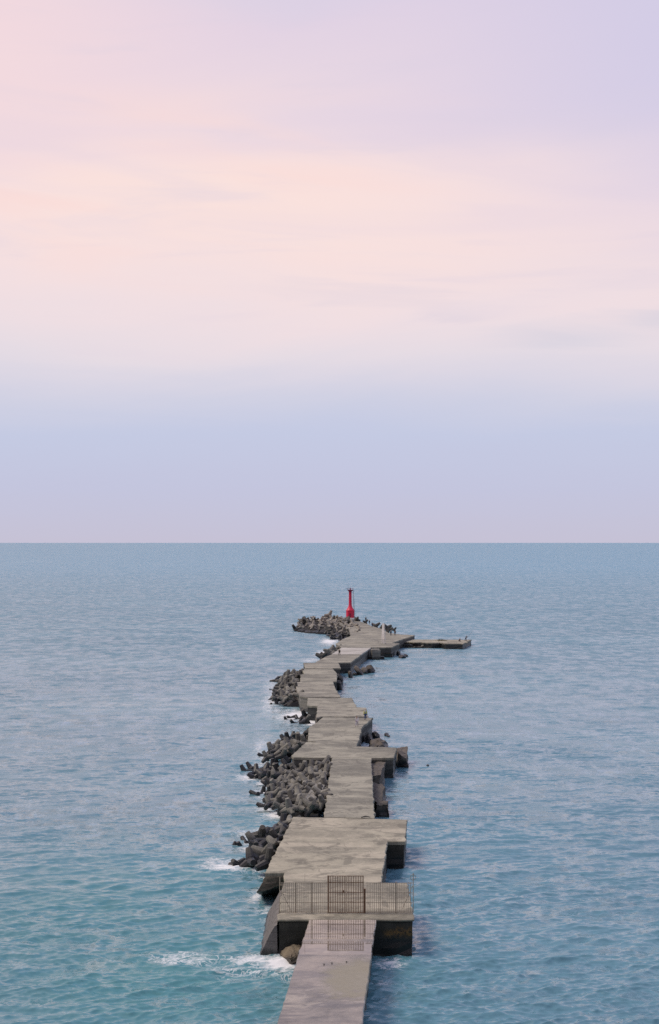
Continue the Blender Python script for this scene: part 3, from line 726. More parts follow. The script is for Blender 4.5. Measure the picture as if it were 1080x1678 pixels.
# ------------------------------------------------------------------ fence and gate
FB = at(567, 1496.5); FY = FB.y
def fx(px): return at(px, 1496.5).x
MPP = (at(600, 1496.5) - at(599, 1496.5)).x          # metres per photo pixel at the fence
def fz(py): return DECK + 0.004 + (1496.5 - py) * MPP * 1.03
def fence(label, x0, x1, posts, thick_post, brace, ring, hook, rod, gap):
    c = Vector(((fx(x0) + fx(x1)) / 2, FY, DECK))
    root = thing('fence', label, 'fence', c, 'fence panels beside the gate')
    L = lambda x, z, y=0.0: (x - c.x, y, z - c.z)
    zt, zb = fz(1448), fz(1495.5)
    bm = bmesh.new(); xa, xb = fx(x0), fx(x1); n = int(round((xb - xa) / 0.155))
    for k in range(1, n):
        x = xa + (xb - xa) * k / n + random.uniform(-.008, .008)
        add_box(bm, L(x - .019, zb, -.014), L(x + .019, zt + random.uniform(-.01, .03), .014))
    from_bm('bars', bm, M['fence'], root)
    for py in (1448.6, 1464, 1479.5, 1494.5):
        bm = bmesh.new(); z = fz(py); add_box(bm, L(xa, z - .022, -.04), L(xb, z + .022, -.017)); from_bm('rail', bm, M['fence'], root)
    for px, w in posts:
        bm = bmesh.new(); x = fx(px); add_box(bm, L(x - w, DECK + .002, .02), L(x + w, zt + .05, .02 + 2 * w)); from_bm('post', bm, M['fence'], root)
    if brace:
        bm = bmesh.new(); (ax, ay), (bx, by) = brace
        add_tube(bm, [L(fx(ax), fz(ay), -.07), L(fx(bx), fz(by), -.07)], .024, 6); from_bm('brace', bm, M['fence'], root)
    if ring:
        bm = bmesh.new(); cx, cz, rr = fx(677), fz(1440), .22
        P = [L(cx + rr * math.cos(a), cz + rr * math.sin(a), .09) for a in [2 * math.pi * k / 20 for k in range(21)]]
        add_tube(bm, P, .022, 6); from_bm('ring', bm, M['fence'], root)
        bm = bmesh.new(); x = fx(677.3); add_tube(bm, [L(x, DECK, .09), L(x, fz(1433), .09)], .032, 8); from_bm('end_post', bm, M['fence'], root)
    if hook:
        bm = bmesh.new(); x = fx(458.5)
        add_tube(bm, [L(x, DECK, .09), L(x, fz(1440), .09)], .03, 8); from_bm('end_post', bm, M['fence'], root)
        bm = bmesh.new(); add_tube(bm, [L(x, fz(1452), .05), L(x + .3, fz(1452), .05)], .03, 6); from_bm('arm', bm, M['fence'], root)
    if rod:
        bm = bmesh.new(); x = fx(499.5); add_tube(bm, [L(x, zt, 0), L(x + .01, fz(1434), 0)], .012, 6); from_bm('rod', bm, M['fence'], root)
fence('grey barred fence panel left of the brown gate, slim rod rising from its top', 459, 537.5, [(485, .03), (511, .035)], 0, ((462.5, 1463), (478, 1495)), False, True, True, 0)
fence('grey barred fence panel on the right of the brown gate, ring on its end post', 598.5, 676, [(623, .03), (649, .04)], 0, ((676, 1453), (659.5, 1489)), True, False, False, 0)
gc = Vector(((fx(538) + fx(597)) / 2, FY, DECK))
gate = thing('gate', 'tall brown double gate of vertical bars in the middle of the grey fence', 'gate', gc)
L = lambda x, z, y=0.0: (x - gc.x, y, z - gc.z)
for a, b in ((538.7, 567.1), (567.9, 596.3)):
    bm = bmesh.new(); xa, xb = fx(a), fx(b); z0, z1 = fz(1496), fz(1437)
    n = 10
    for k in range(1, n):
        x = xa + (xb - xa) * k / n; add_box(bm, L(x - .030, z0 + .02, -.018), L(x + .030, z1 - .02, .018))
    lf = from_bm('leaf', bm, M['rust'], gate)
    bm = bmesh.new()
    add_box(bm, L(xa, z0, -.03), L(xa + .05, z1, .03)); add_box(bm, L(xb - .05, z0, -.03), L(xb, z1, .03))
    for zz in (z0, fz(1479.5), fz(1464.2), fz(1448), z1 - .05): add_box(bm, L(xa + .052, zz, -.028), L(xb - .052, zz + .045, .028))
    from_bm('leaf_frame', bm, M['rust'], lf)
for px, w, top in ((537.6, .045, 1437), (597.6, .085, 1458)):
    bm = bmesh.new(); x = fx(px); add_box(bm, L(x - w, DECK + .003, .05), L(x + w, fz(top), .05 + 2 * w)); from_bm('gate_post', bm, M['rust'], gate)
bm = bmesh.new(); x = fx(562.5); add_box(bm, L(x - .07, fz(1463.6), -.06), L(x + .07, fz(1460), -.032)); from_bm('lock', bm, M['rust'], gate)

# ------------------------------------------------------------------ lighthouse
lp = at(574.0, 1020.0)
lh = thing('lighthouse', 'slim red lighthouse with a drum base at the end of the pier', 'lighthouse', (lp.x, lp.y, DECK))
bm = bmesh.new(); add_box(bm, (-3.2, -2.4, 0.002), (1.45, 2.4, 1.30)); bmesh.ops.bevel(bm, geom=bm.edges[:], offset=.06, segments=1, affect='EDGES'); from_bm('plinth', bm, M['plinth'], lh)
bm = bmesh.new(); add_box(bm, (-.95, -3.2, 0.003), (.75, -2.403, .75)); add_box(bm, (-.7, -3.9, 0.003), (.5, -3.203, .38)); from_bm('step', bm, M['plinth'], lh)
bm = bmesh.new(); add_lathe(bm, [(1.75, 1.302), (1.75, 1.72), (1.68, 1.80)], 8, R(22.5)); from_bm('white_footing', bm, M['white'], lh)
bm = bmesh.new(); add_lathe(bm, [(1.58, 1.802), (1.58, 4.35), (1.66, 4.40), (1.66, 4.56), (1.58, 4.60)], 8, R(12)); from_bm('drum', bm, M['red'], lh)
bm = bmesh.new(); add_lathe(bm, [(1.55, 4.602), (1.18, 5.15), (.84, 5.75), (.64, 6.35), (.57, 7.0), (.52, 11.2), (.56, 11.45)], 16); from_bm('shaft', bm, M['red'], lh, smooth=50)
bm = bmesh.new(); add_lathe(bm, [(.52, 11.452), (.62, 11.7), (.98, 12.05), (1.12, 12.12), (1.12, 12.24)], 12); from_bm('gallery', bm, M['red_dark'], lh)
bm = bmesh.new()
for k in range(8):
    a = 2 * math.pi * k / 8; q = Vector((1.05 * math.cos(a), 1.05 * math.sin(a), 12.24)); add_tube(bm, [q, q + Vector((.12 * math.cos(a), .12 * math.sin(a), .62))], .035, 6)
add_tube(bm, [(1.15 * math.cos(2 * math.pi * k / 24), 1.15 * math.sin(2 * math.pi * k / 24), 12.80) for k in range(25)], .03, 6)
from_bm('railing', bm, M['red_dark'], lh)
bm = bmesh.new(); add_lathe(bm, [(.22, 12.242), (.22, 12.5), (.15, 12.55), (.17, 12.85), (.06, 13.0), (.03, 13.25)], 12); from_bm('lantern', bm, M['red_dark'], lh, smooth=50)
bm = bmesh.new(); add_tube(bm, [(-.8, 0, 12.24), (-.8, 0, 14.6)], .03, 6); add_tube(bm, [(-1.1, 0, 12.6), (-1.75, 0, 12.65)], .06, 6); from_bm('antenna', bm, M['steel'], lh)
bm = bmesh.new()
A0, A1 = Vector((1.62, -.5, 1.35)), Vector((1.08, -.4, 12.3))
for s in (-.22, .22): add_tube(bm, [A0 + Vector((s * .6, s, 0)), A1 + Vector((s * .6, s, .0))], .045, 6)
for k in range(36):
    q = A0.lerp(A1, k / 35); add_tube(bm, [q + Vector((-.13, -.22, 0)), q + Vector((.13, .22, 0))], .022, 5)
for k in range(6, 36, 3):
    q = A0.lerp(A1, k / 35); add_tube(bm, [q + Vector((.13 + .35 * math.sin(t) , .0 + .3 * math.cos(t), 0)) for t in [math.pi * j / 8 for j in range(9)]], .018, 5, False)
from_bm('ladder', bm, M['steel'], lh)
bm = bmesh.new(); add_box(bm, (-.35, -1.53, 1.81), (.35, -1.47, 3.5)); from_bm('door', bm, M['red_dark'], lh)

# white beacon
bp = at(628.8, 1055.6)
bc = thing('beacon', 'tall narrow white beacon post standing on the pier near its far end', 'beacon', (bp.x, bp.y, DECK + .05)); bc.rotation_euler = (0, 0, R(-38))
bm = bmesh.new()
for sx, sy in ((-1, -1), (1, -1), (-1, 1), (1, 1)): add_tube(bm, [(sx * .40, sy * .40, 0), (sx * .20, sy * .20, 5.9)], [.09, .06], 6)
from_bm('legs', bm, M['white'], bc)
bm = bmesh.new()
for k in range(6):
    z = .5 + k * .9; h_ = .40 - .20 * z / 5.9
    add_box(bm, (-h_, -h_ - .02, z), (h_, -h_ + .02, z + .09)); add_box(bm, (-h_, h_ - .02, z), (h_, h_ + .02, z + .09))
from_bm('crossbars', bm, M['white'], bc)
bm = bmesh.new(); q = [(-.55, 1.5), (.55, 1.5), (.36, 6.1), (-.36, 6.1)]
f0 = [bm.verts.new((x, -.36 + .02 * z, z)) for x, z in q]; f1 = [bm.verts.new((x, -.41 + .02 * z, z)) for x, z in q]
bm.faces.new(f0); bm.faces.new(f1[::-1])
for k in range(4): bm.faces.new((f0[k], f0[(k + 1) % 4], f1[(k + 1) % 4], f1[k]))
from_bm('board', bm, M['white'], bc)
bm = bmesh.new(); add_box(bm, (-.6, -.6, -.05), (.6, .6, .14)); from_bm('base', bm, M['plinth'], bc)

# ------------------------------------------------------------------ people
def skinned(name, joints, edges, m, parent, sub=1):
    me = bpy.data.meshes.new(name)
    keys = list(joints); me.from_pydata([joints[k][0] for k in keys], [(keys.index(a), keys.index(b)) for a, b in edges], [])
    o = link(name, me, m, parent)
    o.modifiers.new('Skin', 'SKIN')
    for i, k in enumerate(keys):
        r = joints[k][1]; me.skin_vertices[0].data[i].radius = r if hasattr(r, '__len__') else (r, r)
    me.skin_vertices[0].data[0].use_root = True
    s = o.modifiers.new('Subdivision', 'SUBSURF'); s.levels = s.render_levels = sub
    return o
def person(label, px, py, facing, pose, top, bottom, hair='hair', height=1.68, z=DECK, group=None, hat=None):
    """facing in degrees, 0 = away from the viewer; local +Y is forward"""
    p = at(px, py, z)
    root = thing('person', label, 'person', (p.x, p.y, z), group); root.rotation_euler = (0, 0, R(facing)); s = height / 1.72
    root.scale = (s, s, s)
    sit = pose in ('sit', 'crouch'); lean = {'stand': .02, 'walk': .06, 'sit': .14, 'crouch': .30, 'lean': .34}[pose]
    hz = {'sit': .42, 'crouch': .38}.get(pose, .90)
    J = {}
    J['pelvis'] = (Vector((0, 0, hz)), (.155, .115))
    J['waist'] = (Vector((0, lean * .35, hz + .18)), (.135, .10))
    J['chest'] = (Vector((0, lean * .85, hz + .40)), (.165, .115))
    J['neck'] = (Vector((0, lean * 1.15, hz + .57)), .055)
    J['head'] = (Vector((0, lean * 1.25 + .01, hz + .66)), (.075, .085))
    J['crown'] = (Vector((0, lean * 1.25 + .02, hz + .78)), (.07, .08))
    st = {'walk': .24, 'lean': .18}.get(pose, 0.03)
    for sgn, n in ((-1, 'l'), (1, 'r')):
        f = sgn * st
        J['hip' + n] = (Vector((sgn * .10, 0, hz - .04)), .088)
        if sit:
            J['knee' + n] = (Vector((sgn * .16, .40, hz + .06)), .062); J['ankle' + n] = (Vector((sgn * .15, .34, .08)), .042); J['toe' + n] = (Vector((sgn * .16, .52, .035)), .036)
        else:
            J['knee' + n] = (Vector((sgn * .105, f * .55 + .02, .50)), .062); J['ankle' + n] = (Vector((sgn * .11, f, .09)), .042); J['toe' + n] = (Vector((sgn * .13, f + .18, .035)), .036)
        c = J['chest'][0]
        J['sh' + n] = (c + Vector((sgn * .19, .0, .08)), .058)
        if pose == 'lean' or sit:
            J['el' + n] = (c + Vector((sgn * .25, .14, -.16)), .042); J['wr' + n] = (c + Vector((sgn * .17, .36, -.05)), .03)
        else:
            a = -sgn * st * .6
            J['el' + n] = (c + Vector((sgn * .25, a * .5, -.19)), .042); J['wr' + n] = (c + Vector((sgn * .26, a + .06, -.43)), .03)
        d = (J['wr' + n][0] - J['el' + n][0]).normalized()
        J['palm' + n] = (J['wr' + n][0] + d * .08, (.036, .02))
        side = Vector((0, 1, 0)) if abs(d.y) < .6 else Vector((sgn * -1, 0, 0))
        for q in range(4):
            J[f'f{q}{n}'] = (J['palm' + n][0] + d * (.075 - abs(q - 1.4) * .008) + side * (.022 * (q - 1.5)) , .008)
        J['th' + n] = (J['wr' + n][0] + d * .07 + side * .055, .010)
    E = [('pelvis', 'waist'), ('waist', 'chest'), ('chest', 'neck'), ('neck', 'head'), ('head', 'crown')]
    for n in 'lr':
        E += [('pelvis', 'hip' + n), ('hip' + n, 'knee' + n), ('knee' + n, 'ankle' + n), ('ankle' + n, 'toe' + n), ('chest', 'sh' + n), ('sh' + n, 'el' + n), ('el' + n, 'wr' + n), ('wr' + n, 'palm' + n), ('wr' + n, 'th' + n)]
        E += [('palm' + n, f'f{q}{n}') for q in range(4)]
    J['nose'] = (J['head'][0] + Vector((0, .105, .03)), .012); E.append(('head', 'nose'))
    skinned('body', J, E, M['skin'], root)
    def grow(keys, k): return {q: (J[q][0].copy(), tuple(x * k + .012 for x in J[q][1]) if hasattr(J[q][1], '__len__') else J[q][1] * k + .012) for q in keys}
    ku = ['pelvis', 'waist', 'chest', 'shl', 'ell', 'wrl', 'shr', 'elr', 'wrr']; T = grow(ku, 1.10)
    skinned('jacket', T, [e for e in E if e[0] in ku and e[1] in ku], M[top], root)
    kl = ['pelvis', 'hipl', 'kneel', 'anklel', 'hipr', 'kneer', 'ankler']; B = grow(kl, 1.12)
    B['pelvis'] = (B['pelvis'][0] - Vector((0, 0, .02)), B['pelvis'][1])
    skinned('trousers', B, [e for e in E if e[0] in kl and e[1] in kl], M[bottom], root)
    for n in 'lr':
        skinned('shoe', {'a': (J['ankle' + n][0] - Vector((0, .02, .035)), .05), 'b': (J['toe' + n][0] + Vector((0, .02, .008)), .045)}, [('a', 'b')], M['black'], root)
    h0 = J['crown'][0]
    skinned('hat' if hat else 'hair', {'a': (h0 + Vector((0, -.02, -.03)), (.088, .092)), 'b': (h0 + Vector((0, -.01, .045)), (.066, .07))}, [('a', 'b')], M[hat or hair], root)
    return root, p, s
_, q, s = person('person in a yellow vest and blue trousers standing near the pier edge', 598.8, 1179.3, 25, 'stand', 'yellow', 'blue', height=1.85, hat='offwhite')
bm = bmesh.new(); add_lathe(bm, [(.10, 0), (.17, .04), (.16, .26), (.10, .36), (.03, .40)], 10)
bag = from_bm('carrier_bag', bm, M['offwhite'], None, (q.x + .42, q.y - .1, DECK + .32), smooth=50); bag.scale = (1, .55, 1)
tag(bag, 'white carrier bag hanging beside the person in the yellow vest', 'bag')
bm = bmesh.new(); add_box(bm, (-.15, -.10, 0), (.15, .10, .42)); bmesh.ops.bevel(bm, geom=bm.edges[:], offset=.05, segments=2, affect='EDGES')
ruck = from_bm('rucksack', bm, M['offwhite'], None, (q.x - .02, q.y - .23, DECK + 1.22)); tag(ruck, 'pale rucksack on the back of the person in the yellow vest', 'rucksack')
person('person in a pale lavender top and dark hair walking alone along the pier', 585, 1190.2, 160, 'walk', 'offwhite', 'lavender', height=1.75)
person('person in black standing at the near edge of the pale slab', 556.2, 1073.8, -20, 'walk', 'black', 'black', height=1.75)
person('person in dark clothes, the left one of two standing past the white beacon', 640.6, 1041.6, 10, 'stand', 'black', 'navy', height=1.78, group='people past the beacon')
person('person in dark trousers and grey top, the right one of two past the white beacon', 647.2, 1041.4, -15, 'stand', 'grey', 'black', height=1.72, group='people past the beacon')
person('tall dark angler standing on the tetrapods right of the lighthouse', 599.5, 1018.5, -40, 'stand', 'black', 'black', height=1.85, z=3.6)
person('dark figure standing by the right edge of the pier head, middle of three', 605.3, 1023.0, -30, 'stand', 'navy', 'black', height=1.7)
person('dark figure standing nearest the camera on the right edge of the pier head', 610.0, 1027.4, 30, 'stand', 'grey', 'navy', height=1.72)
person('person crouching in brown on the end of the low jetty', 752.3, 1051.5, -60, 'crouch', 'brown', 'grey', height=1.7, z=1.7)
_, q, s = person('angler in dark clothes leaning forward at the tip of the low jetty', 763.3, 1050.5, -50, 'lean', 'black', 'navy', height=1.8, z=1.7)
bm = bmesh.new(); add_tube(bm, [(0, 0, 0), (1.3, .4, 1.3), (2.0, .8, 2.3)], [.03, .018, .008], 6)
tag(from_bm('fishing_rod', bm, M['black'], None, (q.x + .35, q.y + .3, 1.7 + 1.0)), 'dark fishing rod held by the angler on the low jetty', 'fishing rod')

# dry tuft on the low jetty
bm = bmesh.new(); r = random.Random(4)
for _ in range(160):
    x, y = r.gauss(0, 1.0), r.gauss(0, 1.2); h_ = r.uniform(.3, .9) * math.exp(-x * x / 3)
    t_ = Vector((x + r.uniform(-.3, .3), y + r.uniform(-.3, .3), h_)); b0 = Vector((x - .03, y, 0)); b1 = Vector((x + .03, y, 0))
    bm.faces.new([bm.verts.new(b0), bm.verts.new(b1), bm.verts.new(t_)])
p = at(723, 1050, 1.7); tag(from_bm('grass_tuft', bm, M['dry_grass'], None, (p.x, p.y, 1.701)), 'dry olive tuft of grass growing on the low jetty', 'plant')
# driftwood scrap on the wide section
bm = bmesh.new(); add_tube(bm, [(0, 0, .05), (.5, .3, .12), (1.0, .1, .06)], [.05, .07, .03], 6)
p = at(592, 1340.5); tag(from_bm('driftwood', bm, M['rock_dark'], None, (p.x, p.y, DECK + .03)), 'dark scrap of driftwood lying where the narrow causeway meets the widest section', 'driftwood')
# small pebbles on the wet walkway
for px, py, lab in ((531, 1580, 'tiny dark pebble, left one of three on the wet walkway'), (544, 1578, 'tiny dark pebble, middle one of three on the wet walkway'), (568, 1576, 'tiny dark pebble, right one of three on the wet walkway')):
    rock(lab, px, py, (.11, .16, .07), M['rock_dark'], DECK + .05, seed=int(px), name='pebble', cat='pebble', sub=1)

# ------------------------------------------------------------------ the sea
FOAM = [  # photo pixel centre, half width px, half height px, strength
    (380, 1417, 52, 12, 1.0), (425, 1422, 18, 8, 1.0), (455, 1335, 30, 9, .95), (478, 1341, 18, 7, 1.0), (420, 1392, 28, 10, .55), (400, 1365, 60, 9, .35), (440, 1360, 30, 8, .5),
    (462, 1576, 40, 16, 1.15), (430, 1572, 60, 12, .85), (310, 1570, 80, 11, .62), (400, 1590, 60, 14, .5), (470, 1555, 26, 9, .9), (475, 1600, 20, 14, .6),
    (440, 1490, 18, 40, .45), (420, 1470, 12, 10, .8),
    (640, 1580, 26, 11, .85), (632, 1610, 22, 26, .42), (655, 1560, 26, 6, .55),
    (482, 1172, 32, 12, 1.0), (510, 1184, 14, 6, 1.2), (452, 1140, 18, 26, .85), (448, 1162, 26, 9, .6), (446, 1122, 14, 12, .6),
    (440, 1250, 30, 8, .5), (432, 1240, 12, 8, .7), (425, 1225, 14, 16, .55), (415, 1275, 20, 14, .4), (440, 1325, 20, 8, .9), (425, 1310, 14, 14, .4),
    (540, 1051, 18, 6, 1.0), (556, 1047, 14, 3.5, 1.1), (530, 1070, 14, 6, .9), (538, 1073, 10, 3, 1.0), (510, 1082, 18, 4, .6), (515, 1036, 40, 3, .6),
    (600, 1212, 14, 12, .55), (605, 1222, 20, 4, .9), (628, 1340, 14, 8, .3), (640, 1325, 6, 8, .45),
    (650, 1268, 40, 10, .2), (580, 1112, 40, 5, .35), (625, 1084, 30, 4, .45), (700, 1065, 60, 3, .5), (40, 921, 30, 1.2, .5),
]
rows = [30.0, 50.0, 70.0, 85.0, 95.0]
d = 102.0
while d < 1300: rows.append(d); d += max(0.12, d * d / (1708 * CAM_Z) * 0.52)
while d < 140000: rows.append(d); d *= 1.06
rows.append(160000.0)
rows = np.array(rows)
fine = np.arange(-0.245, 0.2451, 0.00068)
side = np.array([0.26, 0.29, 0.33, 0.38, 0.45, 0.55, 0.68, 0.82, 1.0, 1.2, 1.5, 2.0, 3.0])
tanA = np.concatenate([-side[::-1], fine, side])
ncol, nrow = len(tanA), len(rows)
Yg = np.repeat(rows[:, None], ncol, 1); Xg = Yg * tanA[None, :]
rsp = np.gradient(rows); csp = np.gradient(tanA)
sp = np.maximum(rsp[:, None], np.abs(csp)[None, :] * rows[:, None])
Z = np.zeros_like(Xg); DX = np.zeros_like(Xg); DY = np.zeros_like(Xg)
NW = 150
lam = np.exp(rng.uniform(math.log(0.45), math.log(9), NW)); ang = rng.normal(math.pi * 0.5 + 0.3, 0.5, NW)
env = 0.75 + 0.5 * np.sin(Xg / 43 + 1.3) * np.sin(Yg / 71 + .4)
for l, a_ in zip(lam, ang):
    k = 2 * math.pi / l; amp = l * 0.0043 * min(1.35, (2.6 / l) ** 0.55)
    att = np.clip((l / sp - 2.2) / 2.5, 0, 1)
    ph = k * (math.cos(a_) * Xg + math.sin(a_) * Yg) + rng.uniform(0, 6.28)
    s_, c_ = np.sin(ph), np.cos(ph)
    Z += att * amp * c_ * env; DX -= att * amp * math.cos(a_) * s_ * env; DY -= att * amp * math.sin(a_) * s_ * env
far_sink = np.zeros_like(Xg)
V = np.stack([Xg + DX, Yg + DY, Z - 0.02], -1).reshape(-1, 3).astype(np.float32)
foam = np.zeros_like(Xg)
fr_ = random.Random(5)
for a_, b_ in RIMS:
    n_ = max(1, int((b_ - a_).length / 2.2))
    for k_ in range(n_):
        if fr_.random() < .25: continue
        q_ = a_ + (b_ - a_) * ((k_ + fr_.random()) / n_); r0 = fr_.uniform(.8, 2.2); ry = r0 * fr_.uniform(1.2, 2.5)
        q2 = ((Xg - q_.x) / r0) ** 2 + ((Yg - q_.y) / ry) ** 2
        foam = np.maximum(foam, fr_.uniform(.35, .85) * np.exp(-q2))
for px, py, hx, hy, st in FOAM:
    c0 = at(px, py, 0); wx = abs(at(px + hx, py, 0).x - c0.x); wy = abs(at(px, py - hy, 0).y - at(px, py + hy, 0).y) / 2
    q2 = ((Xg - c0.x) / wx) ** 2 + ((Yg - c0.y) / wy) ** 2
    foam = np.maximum(foam, .9 * st * np.exp(-q2 * 0.9))
# surf stirred pale green water near the seaward side
stir = np.zeros_like(Xg)
for px, py, hx, hy, st in [(300, 1600, 330, 120, .8), (150, 1500, 300, 130, .6), (330, 1440, 130, 50, .6), (420, 1350, 90, 60, .4), (440, 1200, 70, 60, .3), (650, 1570, 40, 25, .5)]:
    c0 = at(px, py, 0); wx = abs(at(px + hx, py, 0).x - c0.x); wy = abs(at(px, py - hy, 0).y - at(px, py + hy, 0).y) / 2
    stir = np.maximum(stir, st * np.exp(-(((Xg - c0.x) / wx) ** 2 + ((Yg - c0.y) / wy) ** 2)))
me = bpy.data.meshes.new('sea')
nv, nf = nrow * ncol, (nrow - 1) * (ncol - 1)
me.vertices.add(nv); me.vertices.foreach_set('co', V.ravel())
idx = np.arange(nv).reshape(nrow, ncol)
quads = np.stack([idx[:-1, :-1], idx[:-1, 1:], idx[1:, 1:], idx[1:, :-1]], -1).reshape(-1).astype(np.int32)
me.loops.add(nf * 4); me.loops.foreach_set('vertex_index', quads)
me.polygons.add(nf); me.polygons.foreach_set('loop_start', np.arange(0, nf * 4, 4, dtype=np.int32))
me.update(calc_edges=True)
me.shade_smooth()
for nm, arr in (('foam', foam), ('stir', stir)):
    at_ = me.attributes.new(nm, 'FLOAT', 'POINT'); at_.data.foreach_set('value', arr.ravel().astype(np.float32))
me.validate()
m, t = mat('sea_water')
G = t.n('ShaderNodeNewGeometry'); P = G.outputs['Position']; N = G.outputs['Normal']
x, y, z = t.xyz(P)
fo = t.n('ShaderNodeAttribute', {'attribute_name': 'foam'}).outputs['Fac']
stv = t.n('ShaderNodeAttribute', {'attribute_name': 'stir'}).outputs['Fac']
def slopes(scale, sx, sy, ax, ay, seed, detail=2):
    nn = t.noise(t.comb(t.m('MULTIPLY', x, sx), t.m('MULTIPLY', y, sy), seed), scale, detail, 0.66 if detail > 4 else 0.5)
    r_, g_, b_ = t.xyz(t.vm('SUBTRACT', nn.outputs[1], (.5, .5, .5)))
    return t.comb(t.m('MULTIPLY', r_, ax), t.m('MULTIPLY', g_, ay), 0.0)
gust = t.noise(t.comb(t.m('MULTIPLY', x, .5), y, 0.0), 0.012, 4, 0.6).outputs[0]
calm = t.noise(t.comb(t.m('MULTIPLY', x, .35), y, 6.0), 0.05, 9, 0.72, 0.3).outputs[0]
amp = t.m('MULTIPLY', t.m('ADD', 0.7, t.m('MULTIPLY', t.step(gust, .35, .68), 0.6)), t.m('ADD', 0.5, t.m('MULTIPLY', t.step(calm, .36, .62), 0.8)))
sl = t.vm('ADD', slopes(0.055, 1.2, 1, .45, 1.0, 1.0, 9), t.vm('ADD', slopes(0.34, .45, 1, .35, .75, 5.0, 3), t.vm('ADD', slopes(1.3, .5, 1, .45, 1.0, 9.0, 3), slopes(3.6, .5, 1, .35, .8, 19.0, 2))))
sl = t.n('ShaderNodeVectorMath', {'operation': 'SCALE'}, i0=sl, Scale=amp).outputs[0]
nrm = t.vm('NORMALIZE', t.vm('ADD', N, sl))
big = t.noise(t.comb(t.m('MULTIPLY', x, .6), y, 2.0), 0.02, 4, 0.6).outputs[0]
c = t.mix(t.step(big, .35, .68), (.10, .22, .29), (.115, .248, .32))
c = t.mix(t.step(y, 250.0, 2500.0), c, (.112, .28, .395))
c = t.mix(t.m('MULTIPLY', stv, 1.0), c, (.080, .25, .275))
f1 = t.noise(P, 0.9, 7, 0.68, 1.2).outputs[0]; f2 = t.noise(P, 0.28, 4, 0.6, .6).outputs[0]
ff = t.m('ADD', t.m('MULTIPLY', fo, 0.62), t.m('MULTIPLY', t.m('SUBTRACT', t.m('ADD', t.m('MULTIPLY', f1, .6), t.m('MULTIPLY', f2, .4)), .5), 1.35))
lz = t.noise(P, 0.55, 4, 0.6, 2.2).outputs[0]
lace = t.m('MULTIPLY', t.step(t.m('ABSOLUTE', t.m('SUBTRACT', lz, .5)), .055, .0), t.step(t.m('ADD', fo, t.m('MULTIPLY', t.m('SUBTRACT', f2, .5), .9)), .12, .50))
fm = t.m('MULTIPLY', t.step(ff, 0.26, 0.60), t.step(fo, 0.03, 0.2))
fm = t.m('MAXIMUM', fm, t.m('MULTIPLY', lace, .7))
wc = t.noise(t.comb(t.m('MULTIPLY', x, .6), y, 4.0), 0.35, 6, 0.7).outputs[0]
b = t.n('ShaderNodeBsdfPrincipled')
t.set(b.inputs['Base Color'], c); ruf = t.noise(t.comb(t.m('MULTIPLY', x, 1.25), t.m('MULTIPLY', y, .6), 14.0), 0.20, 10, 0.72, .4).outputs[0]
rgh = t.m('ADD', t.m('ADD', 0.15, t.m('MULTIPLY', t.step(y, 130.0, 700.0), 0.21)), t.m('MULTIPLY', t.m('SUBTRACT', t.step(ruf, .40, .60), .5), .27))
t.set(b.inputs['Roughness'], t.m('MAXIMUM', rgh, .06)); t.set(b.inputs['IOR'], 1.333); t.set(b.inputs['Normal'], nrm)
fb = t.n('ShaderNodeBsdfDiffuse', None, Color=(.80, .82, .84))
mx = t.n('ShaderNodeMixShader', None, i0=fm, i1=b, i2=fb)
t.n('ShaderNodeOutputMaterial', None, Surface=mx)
tag(link('sea', me, m), None, None, None, 'structure')

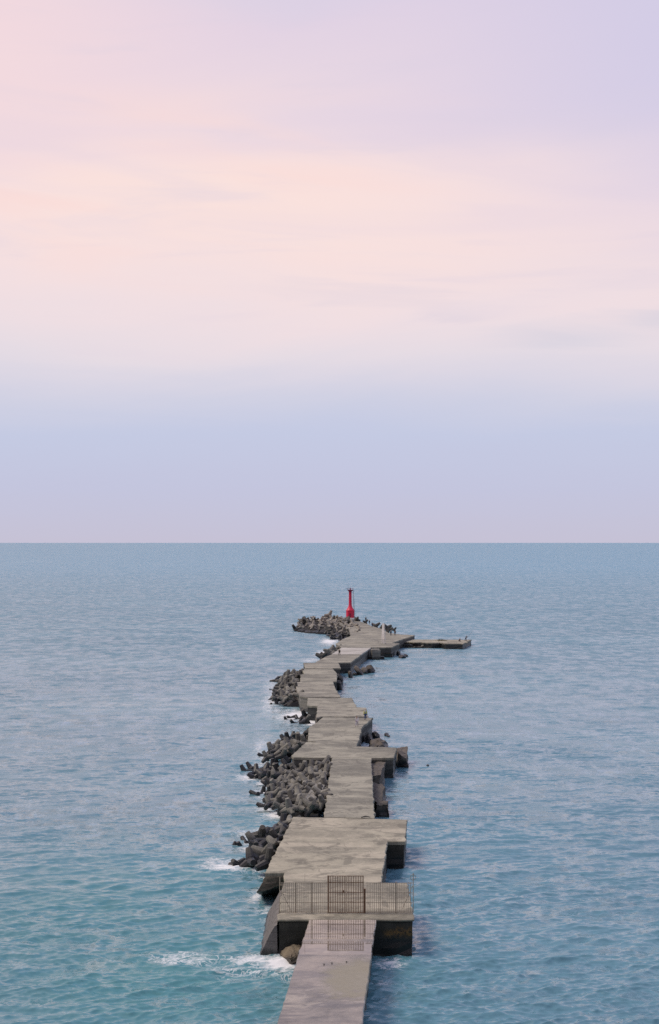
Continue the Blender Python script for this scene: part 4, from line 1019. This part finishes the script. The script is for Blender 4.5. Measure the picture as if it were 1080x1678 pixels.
# ------------------------------------------------------------------ the slope the camera stands on
bm = bmesh.new(); g = []
r = random.Random(8)
ysn = [-420, -260, -160, -100, -60, -35, -20, -10, -5, 0, 4, 8, 12, 17, 23, 30, 38, 46, 54, 62]
for yy in ysn:
    row = []
    for i in range(41):
        xx = (i - 20) * 14 * (1 + abs(i - 20) * .04)
        zz = 31.0 - .58 * yy if yy > 0 else 31.0 + 65 * (1 - math.exp(yy / 130))  # unseen rise behind the camera, made tall to block low sky light
        zz += r.uniform(-.5, .2) * (1 if yy > 5 else 2.5 if yy < -15 else .2)
        zz -= abs(xx) * .03
        row.append(bm.verts.new((xx, yy, max(zz, -4))))
    g.append(row)
for j in range(len(ysn) - 1):
    for i in range(40): bm.faces.new((g[j][i], g[j][i + 1], g[j + 1][i + 1], g[j + 1][i]))
m, t = mat('hill_scrub')
P = t.n('ShaderNodeNewGeometry').outputs['Position']
nn = t.noise(P, 0.3, 6, .65).outputs[0]
finish(t, t.mix(t.step(nn, .35, .65), (.03, .05, .02), (.07, .09, .03)), 0.9, bump(t, nn, 1, .5))
tag(from_bm('hillside', bm, m, None, None, 40), None, None, None, 'structure')
# leafy sprig that just reaches into the frame
def spray(px, py, dist):
    u, v = px - CXP, CYP - py
    d_ = Vector((u, FPX * math.cos(PITCH) - v * math.sin(PITCH), FPX * math.sin(PITCH) + v * math.cos(PITCH))).normalized()
    return Vector((0, 0, CAM_Z)) + d_ * dist
tip = spray(970, 1674, 7.0); gz = 31.0 - .58 * tip.y - abs(tip.x) * .03
sh = thing('shrub', 'yellow-green leafy shoot just poking up at the bottom edge', 'plant', (tip.x, tip.y, gz - .2))
bm = bmesh.new(); H_ = tip.z - gz + .2 - .05
r = random.Random(3); stems = []
for k in range(7):
    a = r.uniform(0, 6.28); e = .9 * r.uniform(.2, 1); hh_ = H_ * (1 if k == 0 else r.uniform(.55, .9)); e = 0 if k == 0 else e
    pts = [Vector((0, 0, 0)), Vector((e * .5 * math.cos(a), e * .5 * math.sin(a), hh_ * .55)), Vector((e * math.cos(a), e * math.sin(a), hh_))]
    stems.append(pts); add_tube(bm, pts, [.03, .018, .006], 6)
from_bm('stem', bm, M['stem'], sh)
bm = bmesh.new()
for pts in stems:
    for q in range(46):
        t0 = 1 - abs(r.gauss(0, .3)); t0 = max(.1, t0)
        pp = pts[1].lerp(pts[2], t0 * 2 - 1) if t0 > .5 else pts[0].lerp(pts[1], t0 * 2)
        dd = Vector((r.gauss(0, 1), r.gauss(0, 1), r.uniform(-.2, .7))).normalized(); sd_ = dd.cross(Vector((0, 0, 1))).normalized() * .018; ln = r.uniform(.05, .085)
        vv = [bm.verts.new(c_) for c_ in (pp, pp + dd * ln * .5 + sd_, pp + dd * ln - Vector((0, 0, .01)), pp + dd * ln * .5 - sd_)]; bm.faces.new(vv)
from_bm('foliage', bm, M['leaf'], sh)
